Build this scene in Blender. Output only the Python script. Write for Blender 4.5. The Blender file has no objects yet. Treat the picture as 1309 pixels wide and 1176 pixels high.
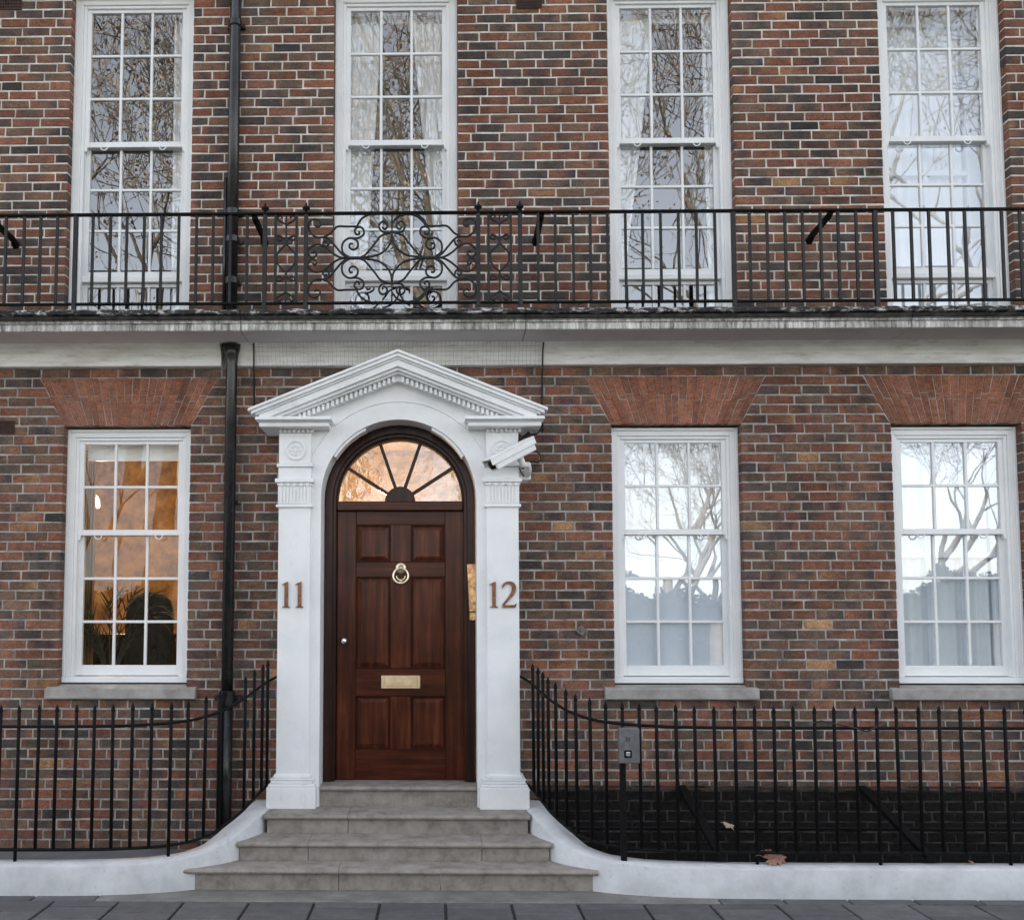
import bpy, bmesh, math, random
from mathutils import Vector, Matrix
random.seed(7)
R_ = math.radians
scene = bpy.context.scene

# ------------------------------------------------------------------ camera
W, H = 1309.0, 1176.0                       # size of the photograph
FPX, PX, PY, VX, VY = 1273.0, 540.0, 700.0, 560.0, 792.0
DIST, EYE = 7.6, 1.75
yaw = math.atan((VX - PX) / FPX)
tilt = math.atan((VY - PY) / FPX)
cam_d = bpy.data.cameras.new('camera')
cam = bpy.data.objects.new('camera', cam_d)
scene.collection.objects.link(cam)
cam.location = (0, -DIST, EYE)
cam.rotation_euler = (math.pi / 2 + tilt, 0, yaw)
cam_d.sensor_width = 36.0
cam_d.lens = FPX / W * 36.0
cam_d.shift_x = (W / 2 - PX) / W
cam_d.shift_y = (PY - H / 2) / W
cam_d.clip_end = 2000
scene.camera = cam

# ------------------------------------------------------------------ world, sun, exposure
SUN_EL, SUN_AZ = R_(40), R_(-30)            # the sun stands behind the house: the front lies in open shade
world = bpy.data.worlds.new('World')
scene.world = world
world.use_nodes = True
wn = world.node_tree.nodes
wl = world.node_tree.links
bg = wn['Background']
sky = wn.new('ShaderNodeTexSky')
sky.sky_type = 'NISHITA'
sky.sun_disc = False
sky.sun_elevation = SUN_EL
sky.sun_rotation = SUN_AZ
sky.air_density = 1.0
sky.dust_density = 1.2
sky.ozone_density = 1.0
hsv = wn.new('ShaderNodeHueSaturation')        # thin overcast: the whole sky a little paler
hsv.inputs['Saturation'].default_value = 0.34
wl.new(sky.outputs['Color'], hsv.inputs['Color'])
wl.new(hsv.outputs['Color'], bg.inputs['Color'])
bg.inputs['Strength'].default_value = 0.15
sun_d = bpy.data.lights.new('sun', 'SUN')
sun = bpy.data.objects.new('sun', sun_d)
scene.collection.objects.link(sun)
sun_d.energy = 3.5
sun_d.angle = R_(0.6)
sun_d.color = (1.0, 0.91, 0.79)
sdir = Vector((math.sin(SUN_AZ) * math.cos(SUN_EL), math.cos(SUN_AZ) * math.cos(SUN_EL), math.sin(SUN_EL)))
sun.location = sdir * 60
sun.rotation_euler = sdir.to_track_quat('Z', 'Y').to_euler()
scene.view_settings.view_transform = 'Standard'
scene.view_settings.look = 'None'
scene.view_settings.gamma = 1.0
scene.view_settings.use_curve_mapping = False
scene.view_settings.exposure = 2.0
scene.render.engine = 'CYCLES'
scene.cycles.max_bounces = 8
scene.cycles.transparent_max_bounces = 12
scene.cycles.caustics_reflective = False
scene.cycles.caustics_refractive = False
scene.cycles.use_denoising = True

# ------------------------------------------------------------------ photo pixel -> point on a plane Y = const or Z = const
FW = Vector((-math.sin(yaw) * math.cos(tilt), math.cos(yaw) * math.cos(tilt), math.sin(tilt)))
RT = Vector((math.cos(yaw), math.sin(yaw), 0))
UP = RT.cross(FW)
CAM = Vector((0, -DIST, EYE))
def bp(x, y, Y=None, Z=None):
    d = FW + RT * ((x - PX) / FPX) - UP * ((y - PY) / FPX)
    t = (Y - CAM.y) / d.y if Y is not None else (Z - CAM.z) / d.z
    return CAM + d * t
def zp(y, Y, x=560): return bp(x, y, Y).z
def xp(x, Y, y=600): return bp(x, y, Y).x

# ------------------------------------------------------------------ materials
def newmat(name):
    m = bpy.data.materials.new(name)
    m.use_nodes = True
    nt = m.node_tree
    return m, nt, nt.nodes['Principled BSDF']
def N(nt, typ, **kw):
    n = nt.nodes.new(typ)
    for k, v in kw.items():
        if k in n.inputs: n.inputs[k].default_value = v
        else: setattr(n, k, v)
    return n
def ramp(nt, stops):
    r = nt.nodes.new('ShaderNodeValToRGB')
    e = r.color_ramp.elements
    while len(e) < len(stops): e.new(0.5)
    for i, (p, c) in enumerate(stops):
        e[i].position = p
        e[i].color = (*c, 1) if len(c) == 3 else c
    return r
def coords(nt, scale=(1, 1, 1)):
    g = nt.nodes.new('ShaderNodeNewGeometry')
    mp = nt.nodes.new('ShaderNodeMapping')
    mp.inputs['Scale'].default_value = scale
    nt.links.new(g.outputs['Position'], mp.inputs['Vector'])
    return mp.outputs['Vector']
def noise(nt, vec, scale, detail=4, rough=0.6):
    n = N(nt, 'ShaderNodeTexNoise', Scale=scale, Detail=detail, Roughness=rough)
    nt.links.new(vec, n.inputs['Vector'])
    return n.outputs['Fac']
def bump(nt, p, fac, strength, dist):
    b = N(nt, 'ShaderNodeBump', Strength=strength, Distance=dist)
    nt.links.new(fac, b.inputs['Height'])
    nt.links.new(b.outputs['Normal'], p.inputs['Normal'])
def speckled(name, c1, c2, rough=0.6, scale=20, stretch=(1, 1, 1), lo=0.35, hi=0.65, bs=0.2, bd=0.004, metallic=0.0, spec=0.5, fine=None):
    m, nt, p = newmat(name)
    v = coords(nt, stretch)
    f = noise(nt, v, scale, 6)
    r = ramp(nt, [(lo, c1), (hi, c2)])
    nt.links.new(f, r.inputs['Fac'])
    nt.links.new(r.outputs['Color'], p.inputs['Base Color'])
    p.inputs['Roughness'].default_value = rough
    p.inputs['Metallic'].default_value = metallic
    p.inputs['Specular IOR Level'].default_value = spec
    f2 = noise(nt, v, fine or scale * 5, 3)
    bump(nt, p, f2, bs, bd)
    return m
M = {}
def brick_mat():
    m, nt, p = newmat('brick')
    a = N(nt, 'ShaderNodeAttribute', attribute_name='Col')
    v = coords(nt)
    f = noise(nt, coords(nt, (0.55, 1, 1.2)), 26, 8, 0.72)
    r = ramp(nt, [(0.28, (0.40, 0.43, 0.47)), (0.5, (1.0, 1.0, 1.0)), (0.74, (1.62, 1.42, 1.26))])
    nt.links.new(f, r.inputs['Fac'])
    rs = ramp(nt, [(0.3, (0.45, 0.45, 0.47)), (0.5, (1.0, 1.0, 1.0)), (0.70, (1.7, 1.6, 1.48))])
    nt.links.new(noise(nt, v, 95, 4, 0.7), rs.inputs['Fac'])
    mx0 = N(nt, 'ShaderNodeMix', data_type='RGBA', blend_type='MULTIPLY')
    mx0.inputs['Factor'].default_value = 1.0
    nt.links.new(a.outputs['Color'], mx0.inputs[6]); nt.links.new(rs.outputs['Color'], mx0.inputs[7])
    mx = N(nt, 'ShaderNodeMix', data_type='RGBA', blend_type='MULTIPLY')
    mx.inputs['Factor'].default_value = 1.0
    nt.links.new(mx0.outputs[2], mx.inputs[6])
    nt.links.new(r.outputs['Color'], mx.inputs[7])
    # pale lime bloom in broad patches
    f3 = noise(nt, v, 2.3, 5, 0.65)
    r3 = ramp(nt, [(0.48, (0, 0, 0)), (0.8, (0.42, 0.42, 0.42))])
    nt.links.new(f3, r3.inputs['Fac'])
    mx2 = N(nt, 'ShaderNodeMix', data_type='RGBA')
    nt.links.new(r3.outputs['Color'], mx2.inputs['Factor'])
    nt.links.new(mx.outputs[2], mx2.inputs[6])
    mx2.inputs[7].default_value = (0.19, 0.155, 0.14, 1)
    r4 = ramp(nt, [(0.32, (0.55, 0.55, 0.57)), (0.6, (1.12, 1.10, 1.08))])
    nt.links.new(noise(nt, coords(nt, (1.7, 1, 0.6)), 1.3, 9, 0.74), r4.inputs['Fac'])
    mx3 = N(nt, 'ShaderNodeMix', data_type='RGBA', blend_type='MULTIPLY')
    mx3.inputs['Factor'].default_value = 1.0
    nt.links.new(mx2.outputs[2], mx3.inputs[6]); nt.links.new(r4.outputs['Color'], mx3.inputs[7])
    # old mortar smeared over the faces
    r5 = ramp(nt, [(0.60, (0, 0, 0)), (0.70, (0.5, 0.5, 0.5))])
    nt.links.new(noise(nt, coords(nt, (0.8, 1, 1.3)), 13, 9, 0.72), r5.inputs['Fac'])
    mx4 = N(nt, 'ShaderNodeMix', data_type='RGBA')
    nt.links.new(r5.outputs['Color'], mx4.inputs['Factor'])
    nt.links.new(mx3.outputs[2], mx4.inputs[6]); mx4.inputs[7].default_value = (0.27, 0.24, 0.21, 1)
    nt.links.new(mx4.outputs[2], p.inputs['Base Color'])
    p.inputs['Roughness'].default_value = 0.9
    p.inputs['Specular IOR Level'].default_value = 0.25
    bump(nt, p, noise(nt, v, 160, 5, 0.75), 0.55, 0.004)
    return m
M['brick'] = brick_mat()
def mortar_mat():
    m, nt, p = newmat('mortar')
    v = coords(nt)
    f = noise(nt, v, 6, 9, 0.75)
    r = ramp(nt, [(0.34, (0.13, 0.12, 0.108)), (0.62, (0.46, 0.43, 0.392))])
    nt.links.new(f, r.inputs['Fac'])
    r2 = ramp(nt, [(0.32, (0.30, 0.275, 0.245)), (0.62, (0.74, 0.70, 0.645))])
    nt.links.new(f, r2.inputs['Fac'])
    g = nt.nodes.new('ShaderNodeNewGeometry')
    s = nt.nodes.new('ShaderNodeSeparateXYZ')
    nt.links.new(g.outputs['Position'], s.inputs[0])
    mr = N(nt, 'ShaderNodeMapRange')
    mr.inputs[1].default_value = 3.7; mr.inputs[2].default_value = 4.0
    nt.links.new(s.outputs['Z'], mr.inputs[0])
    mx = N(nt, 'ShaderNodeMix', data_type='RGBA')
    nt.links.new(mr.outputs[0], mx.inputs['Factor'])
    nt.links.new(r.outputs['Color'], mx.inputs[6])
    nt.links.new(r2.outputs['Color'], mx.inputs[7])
    nt.links.new(mx.outputs[2], p.inputs['Base Color'])
    p.inputs['Roughness'].default_value = 0.95
    bump(nt, p, noise(nt, v, 120, 4), 0.5, 0.004)
    return m
M['mortar'] = mortar_mat()
M['black_mortar'] = speckled('black_mortar', (0.014, 0.013, 0.012), (0.085, 0.078, 0.072), 0.95, 8, lo=0.38, hi=0.66, bs=0.4, spec=0.1)
M['black_brick'] = speckled('black_painted_brick', (0.006, 0.0058, 0.0056), (0.018, 0.0165, 0.0155), 0.9, 30, bs=0.5, bd=0.004, spec=0.1)
M['white'] = speckled('white_gloss_paint', (0.74, 0.75, 0.76), (0.82, 0.82, 0.82), 0.42, 3.0, bs=0.08, bd=0.003, fine=60)
def surround_mat():
    m, nt, p = newmat('white_masonry_paint')
    v = coords(nt)
    r = ramp(nt, [(0.3, (0.70, 0.71, 0.72)), (0.6, (0.82, 0.82, 0.82))])
    nt.links.new(noise(nt, v, 2.2, 6, 0.65), r.inputs['Fac'])
    r2 = ramp(nt, [(0.58, (1, 1, 1)), (0.76, (0.82, 0.80, 0.77))])
    nt.links.new(noise(nt, coords(nt, (1.6, 1.6, 0.7)), 5.0, 8, 0.75), r2.inputs['Fac'])
    mx = N(nt, 'ShaderNodeMix', data_type='RGBA', blend_type='MULTIPLY')
    mx.inputs['Factor'].default_value = 1
    nt.links.new(r.outputs['Color'], mx.inputs[6]); nt.links.new(r2.outputs['Color'], mx.inputs[7])
    nt.links.new(mx.outputs[2], p.inputs['Base Color'])
    p.inputs['Roughness'].default_value = 0.5
    bump(nt, p, noise(nt, v, 30, 5), 0.12, 0.006)
    return m
M['surround'] = surround_mat()
def plinth_mat():
    m, nt, p = newmat('white_render_paint')
    v = coords(nt)
    r = ramp(nt, [(0.3, (0.43, 0.435, 0.445)), (0.62, (0.61, 0.615, 0.625))])
    nt.links.new(noise(nt, v, 3.5, 7, 0.7), r.inputs['Fac'])
    r2 = ramp(nt, [(0.60, (1, 1, 1)), (0.68, (0.5, 0.48, 0.46))])
    nt.links.new(noise(nt, v, 12, 9, 0.78), r2.inputs['Fac'])
    mx = N(nt, 'ShaderNodeMix', data_type='RGBA', blend_type='MULTIPLY')
    mx.inputs['Factor'].default_value = 0.75
    nt.links.new(r.outputs['Color'], mx.inputs[6]); nt.links.new(r2.outputs['Color'], mx.inputs[7])
    nt.links.new(mx.outputs[2], p.inputs['Base Color'])
    p.inputs['Roughness'].default_value = 0.6
    bump(nt, p, noise(nt, v, 14, 6), 0.35, 0.012)
    return m
M['plinth'] = plinth_mat()
def band_mat():
    m, nt, p = newmat('stucco_band')
    r = ramp(nt, [(0.32, (0.64, 0.61, 0.575)), (0.6, (0.86, 0.845, 0.82))])
    nt.links.new(noise(nt, coords(nt, (1, 1, 5)), 2.4, 7, 0.7), r.inputs['Fac'])
    r2 = ramp(nt, [(0.55, (1, 1, 1)), (0.75, (0.55, 0.47, 0.40))])
    nt.links.new(noise(nt, coords(nt, (0.7, 1, 6)), 5, 7, 0.75), r2.inputs['Fac'])
    mx = N(nt, 'ShaderNodeMix', data_type='RGBA', blend_type='MULTIPLY'); mx.inputs['Factor'].default_value = 1
    nt.links.new(r.outputs['Color'], mx.inputs[6]); nt.links.new(r2.outputs['Color'], mx.inputs[7])
    nt.links.new(mx.outputs[2], p.inputs['Base Color'])
    p.inputs['Roughness'].default_value = 0.8
    bump(nt, p, noise(nt, coords(nt), 26, 5), 0.3, 0.008)
    return m
M['band'] = band_mat()
M['soffit'] = speckled('soffit_paint', (0.52, 0.50, 0.49), (0.62, 0.60, 0.59), 0.85, 2.0, bs=0.2, fine=30)
def lip_mat():
    m, nt, p = newmat('flaking_lip')
    r = ramp(nt, [(0.44, (0.018, 0.017, 0.017)), (0.53, (0.06, 0.055, 0.05)), (0.6, (0.55, 0.54, 0.52))])
    nt.links.new(noise(nt, coords(nt, (1, 1, 2.5)), 11, 8, 0.72), r.inputs['Fac'])
    nt.links.new(r.outputs['Color'], p.inputs['Base Color'])
    p.inputs['Roughness'].default_value = 0.9
    bump(nt, p, noise(nt, coords(nt), 40, 6), 0.7, 0.01)
    return m
M['lip'] = lip_mat()
def fascia_mat():
    m, nt, p = newmat('streaked_fascia')
    r = ramp(nt, [(0.36, (0.08, 0.075, 0.07)), (0.5, (0.42, 0.41, 0.39)), (0.62, (0.70, 0.69, 0.67))])
    nt.links.new(noise(nt, coords(nt, (1, 1, 0.10)), 30, 9, 0.8), r.inputs['Fac'])
    r2 = ramp(nt, [(0.34, (0.62, 0.60, 0.57)), (0.54, (1.15, 1.15, 1.15))])
    nt.links.new(noise(nt, coords(nt), 2.7, 6, 0.7), r2.inputs['Fac'])
    mx = N(nt, 'ShaderNodeMix', data_type='RGBA', blend_type='MULTIPLY'); mx.inputs['Factor'].default_value = 1
    nt.links.new(r.outputs['Color'], mx.inputs[6]); nt.links.new(r2.outputs['Color'], mx.inputs[7])
    nt.links.new(mx.outputs[2], p.inputs['Base Color'])
    p.inputs['Roughness'].default_value = 0.85
    return m
M['fascia'] = fascia_mat()
M['cove'] = speckled('dark_cove', (0.012, 0.012, 0.012), (0.07, 0.065, 0.06), 0.95, 16, (1, 1, 1), bs=0.5)  # near-black speckle along the whole cove below the lip
M['iron'] = speckled('black_iron', (0.004, 0.004, 0.0042), (0.009, 0.009, 0.0095), 0.55, 40, bs=0.3, bd=0.002, spec=0.1)
M['iron_worn'] = speckled('worn_black_iron', (0.007, 0.007, 0.0075), (0.02, 0.0195, 0.0195), 0.5, 60, bs=0.35, bd=0.002, spec=0.3)
M['pipe'] = speckled('black_pipe_paint', (0.008, 0.008, 0.009), (0.02, 0.02, 0.021), 0.25, 12, bs=0.15, bd=0.003)
def stone(name, c1, c2, c3, sc=4):
    m, nt, p = newmat(name)
    v = coords(nt)
    r = ramp(nt, [(0.28, c1), (0.5, c2), (0.75, c3)])
    nt.links.new(noise(nt, v, sc, 8, 0.7), r.inputs['Fac'])
    nt.links.new(r.outputs['Color'], p.inputs['Base Color'])
    p.inputs['Roughness'].default_value = 0.85
    bump(nt, p, noise(nt, v, 60, 6, 0.7), 0.35, 0.005)
    return m
M['step'] = stone('step_stone', (0.14, 0.122, 0.104), (0.27, 0.243, 0.212), (0.37, 0.34, 0.304), 9)
M['sill'] = stone('sill_stone', (0.20, 0.187, 0.172), (0.31, 0.295, 0.275), (0.42, 0.40, 0.375), 7)
M['paving_strip'] = stone('paving_strip', (0.11, 0.105, 0.10), (0.17, 0.163, 0.153), (0.25, 0.24, 0.225), 5)
M['joint'] = speckled('dirt_joint', (0.02, 0.02, 0.02), (0.045, 0.043, 0.042), 0.95, 30)
M['area_floor'] = stone('area_concrete', (0.08, 0.08, 0.082), (0.13, 0.13, 0.135), (0.18, 0.18, 0.18), 4)
def slab_mat():
    m, nt, p = newmat('paving_slab')
    oi = nt.nodes.new('ShaderNodeObjectInfo')
    v = coords(nt)
    r = ramp(nt, [(0.3, (0.062, 0.062, 0.064)), (0.55, (0.098, 0.098, 0.101)), (0.8, (0.15, 0.15, 0.152))])
    nt.links.new(noise(nt, v, 8, 8, 0.75), r.inputs['Fac'])
    r2 = ramp(nt, [(0, (0.75, 0.75, 0.76)), (1, (1.2, 1.18, 1.16))])
    nt.links.new(oi.outputs['Random'], r2.inputs['Fac'])
    mx = N(nt, 'ShaderNodeMix', data_type='RGBA', blend_type='MULTIPLY')
    mx.inputs['Factor'].default_value = 1
    nt.links.new(r.outputs['Color'], mx.inputs[6]); nt.links.new(r2.outputs['Color'], mx.inputs[7])
    nt.links.new(mx.outputs[2], p.inputs['Base Color'])
    p.inputs['Roughness'].default_value = 0.8
    bump(nt, p, noise(nt, v, 130, 5, 0.8), 0.4, 0.004)
    return m
M['slab'] = slab_mat()
M['asphalt'] = speckled('asphalt', (0.04, 0.04, 0.042), (0.065, 0.065, 0.066), 0.9, 60, bs=0.5)
M['grass'] = speckled('lawn', (0.03, 0.05, 0.015), (0.06, 0.085, 0.03), 0.95, 4, bs=0.5)
M['hedge'] = speckled('hedge_leaf', (0.006, 0.010, 0.005), (0.018, 0.026, 0.011), 0.8, 8)
def wood_mat(name, c1, c2, c3, along='z', rough=0.24):
    m, nt, p = newmat(name)
    st = (1, 1, 0.06) if along == 'z' else (0.06, 1, 1)
    v = coords(nt, st)
    f = noise(nt, v, 22, 8, 0.65)
    r = ramp(nt, [(0.25, c1), (0.5, c2), (0.75, c3)])
    nt.links.new(f, r.inputs['Fac'])
    r2 = ramp(nt, [(0.3, (0.7, 0.68, 0.66)), (0.7, (1.15, 1.1, 1.05))])
    nt.links.new(noise(nt, coords(nt), 3.5, 4), r2.inputs['Fac'])
    mx = N(nt, 'ShaderNodeMix', data_type='RGBA', blend_type='MULTIPLY')
    mx.inputs['Factor'].default_value = 1
    nt.links.new(r.outputs['Color'], mx.inputs[6]); nt.links.new(r2.outputs['Color'], mx.inputs[7])
    nt.links.new(mx.outputs[2], p.inputs['Base Color'])
    p.inputs['Roughness'].default_value = rough
    p.inputs['Specular IOR Level'].default_value = 0.2
    bump(nt, p, noise(nt, v, 90, 3), 0.12, 0.002)
    return m
M['wood_v'] = wood_mat('mahogany_upright', (0.026, 0.0065, 0.0032), (0.075, 0.019, 0.0085), (0.155, 0.046, 0.020), 'z')
M['wood_h'] = wood_mat('mahogany_crosswise', (0.024, 0.006, 0.003), (0.064, 0.0165, 0.0075), (0.125, 0.036, 0.016), 'x')
M['wood_dark'] = wood_mat('dark_mahogany_frame', (0.012, 0.006, 0.005), (0.032, 0.013, 0.009), (0.06, 0.024, 0.016), 'z')
M['brass'] = speckled('polished_brass', (0.80, 0.66, 0.46), (0.92, 0.82, 0.64), 0.33, 12, metallic=1.0, bs=0.05)
M['brass_copper'] = speckled('worn_copper_brass', (0.30, 0.14, 0.06), (0.85, 0.53, 0.28), 0.3, 40, metallic=1.0, bs=0.3, bd=0.002)
M['brass_pale'] = speckled('pale_worn_brass', (0.66, 0.49, 0.30), (0.82, 0.64, 0.42), 0.36, 14, metallic=1.0, bs=0.08)
M['bronze'] = speckled('bronze_numeral', (0.12, 0.05, 0.028), (0.28, 0.13, 0.07), 0.4, 30, metallic=0.7, bs=0.15)
M['chrome'] = speckled('silver_knob', (0.7, 0.7, 0.7), (0.85, 0.85, 0.85), 0.2, 10, metallic=1.0, bs=0.02)
M['steel'] = speckled('grey_steel', (0.11, 0.11, 0.115), (0.17, 0.17, 0.175), 0.5, 18, metallic=0.3, bs=0.15)
M['cctv'] = speckled('camera_housing', (0.70, 0.70, 0.69), (0.80, 0.80, 0.79), 0.45, 9, bs=0.05)
M['net'] = speckled('grey_wire', (0.10, 0.10, 0.10), (0.16, 0.155, 0.15), 0.7, 30)
M['rubber'] = speckled('black_cable', (0.008, 0.008, 0.008), (0.016, 0.016, 0.016), 0.6, 30, bs=0.1)
M['terracotta'] = speckled('air_brick', (0.035, 0.02, 0.017), (0.07, 0.035, 0.026), 0.9, 20)
M['leaf'] = speckled('dry_leaf', (0.20, 0.10, 0.07), (0.36, 0.20, 0.14), 0.8, 30)
M['leaf_pale'] = speckled('pale_dry_leaf', (0.34, 0.26, 0.19), (0.45, 0.36, 0.28), 0.8, 30)
M['bark'] = speckled('bark', (0.13, 0.11, 0.085), (0.30, 0.26, 0.20), 0.9, 6, bs=0.6, bd=0.02)
M['twig_leaf'] = speckled('brown_tree_leaf', (0.24, 0.165, 0.09), (0.40, 0.29, 0.17), 0.8, 3)
M['room'] = speckled('room_wall', (0.20, 0.19, 0.175), (0.26, 0.25, 0.23), 0.9, 2)
M['room_warm'] = speckled('warm_room_wall', (0.26, 0.145, 0.06), (0.60, 0.40, 0.20), 0.9, 7)
M['room_hall'] = speckled('hall_wall', (0.40, 0.28, 0.16), (0.64, 0.49, 0.31), 0.9, 11)
M['room_pale'] = speckled('pale_room_wall', (0.55, 0.60, 0.68), (0.66, 0.71, 0.78), 0.9, 2)
M['gold_cloth'] = speckled('gold_curtain', (0.22, 0.13, 0.06), (0.40, 0.26, 0.13), 0.85, 9, (3, 1, 0.3))
M['black_cloth'] = speckled('black_upholstery', (0.006, 0.006, 0.006), (0.014, 0.012, 0.011), 0.8, 20)
M['palm'] = speckled('palm_leaf', (0.012, 0.016, 0.008), (0.03, 0.035, 0.016), 0.5, 14)
M['cabinet'] = speckled('orange_wood', (0.16, 0.06, 0.025), (0.28, 0.11, 0.05), 0.5, 8, (1, 1, 0.2))
M['blind'] = speckled('white_blind', (0.78, 0.82, 0.87), (0.84, 0.87, 0.91), 0.85, 6, (1, 1, 0.3))
M['film'] = speckled('frosted_blue_blind', (0.70, 0.76, 0.85), (0.77, 0.82, 0.90), 0.8, 2.5)
def sheer_mat():
    m, nt, p = newmat('sheer_curtain')
    out = nt.nodes['Material Output']
    d = N(nt, 'ShaderNodeBsdfDiffuse'); d.inputs['Color'].default_value = (0.90, 0.905, 0.91, 1)
    t = N(nt, 'ShaderNodeBsdfTranslucent'); t.inputs['Color'].default_value = (0.75, 0.76, 0.78, 1)
    tr = N(nt, 'ShaderNodeBsdfTransparent')
    m1 = N(nt, 'ShaderNodeMixShader'); m1.inputs[0].default_value = 0.12
    nt.links.new(d.outputs[0], m1.inputs[1]); nt.links.new(t.outputs[0], m1.inputs[2])
    m2 = N(nt, 'ShaderNodeMixShader'); m2.inputs[0].default_value = 0.08
    nt.links.new(m1.outputs[0], m2.inputs[1]); nt.links.new(tr.outputs[0], m2.inputs[2])
    nt.links.new(m2.outputs[0], out.inputs['Surface'])
    return m
M['sheer'] = sheer_mat()
def glass_mat(name, refl, tint):
    m, nt, p = newmat(name)
    out = nt.nodes['Material Output']
    g = N(nt, 'ShaderNodeBsdfGlossy'); g.inputs['Roughness'].default_value = 0.0
    g.inputs['Color'].default_value = (1, 1, 1, 1)
    t = N(nt, 'ShaderNodeBsdfTransparent'); t.inputs['Color'].default_value = (*tint, 1)
    mx = N(nt, 'ShaderNodeMixShader'); mx.inputs[0].default_value = refl
    b = N(nt, 'ShaderNodeBump', Strength=0.045, Distance=0.004)
    nt.links.new(noise(nt, coords(nt), 5, 1.0, 0.4), b.inputs['Height'])
    nt.links.new(b.outputs['Normal'], g.inputs['Normal'])
    nt.links.new(t.outputs[0], mx.inputs[1]); nt.links.new(g.outputs[0], mx.inputs[2])
    nt.links.new(mx.outputs[0], out.inputs['Surface'])
    return m
M['glass'] = glass_mat('window_glass', 0.19, (0.96, 0.975, 0.975))
M['glass_warm'] = glass_mat('lit_window_glass', 0.042, (0.92, 0.92, 0.90))
def emis(name, col, st):
    m, nt, p = newmat(name)
    p.inputs['Base Color'].default_value = (*col, 1)
    p.inputs['Emission Color'].default_value = (*col, 1)
    p.inputs['Emission Strength'].default_value = st
    return m
M['lampglow'] = emis('lit_lamp_shade', (1.0, 0.80, 0.50), 1.0)

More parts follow.
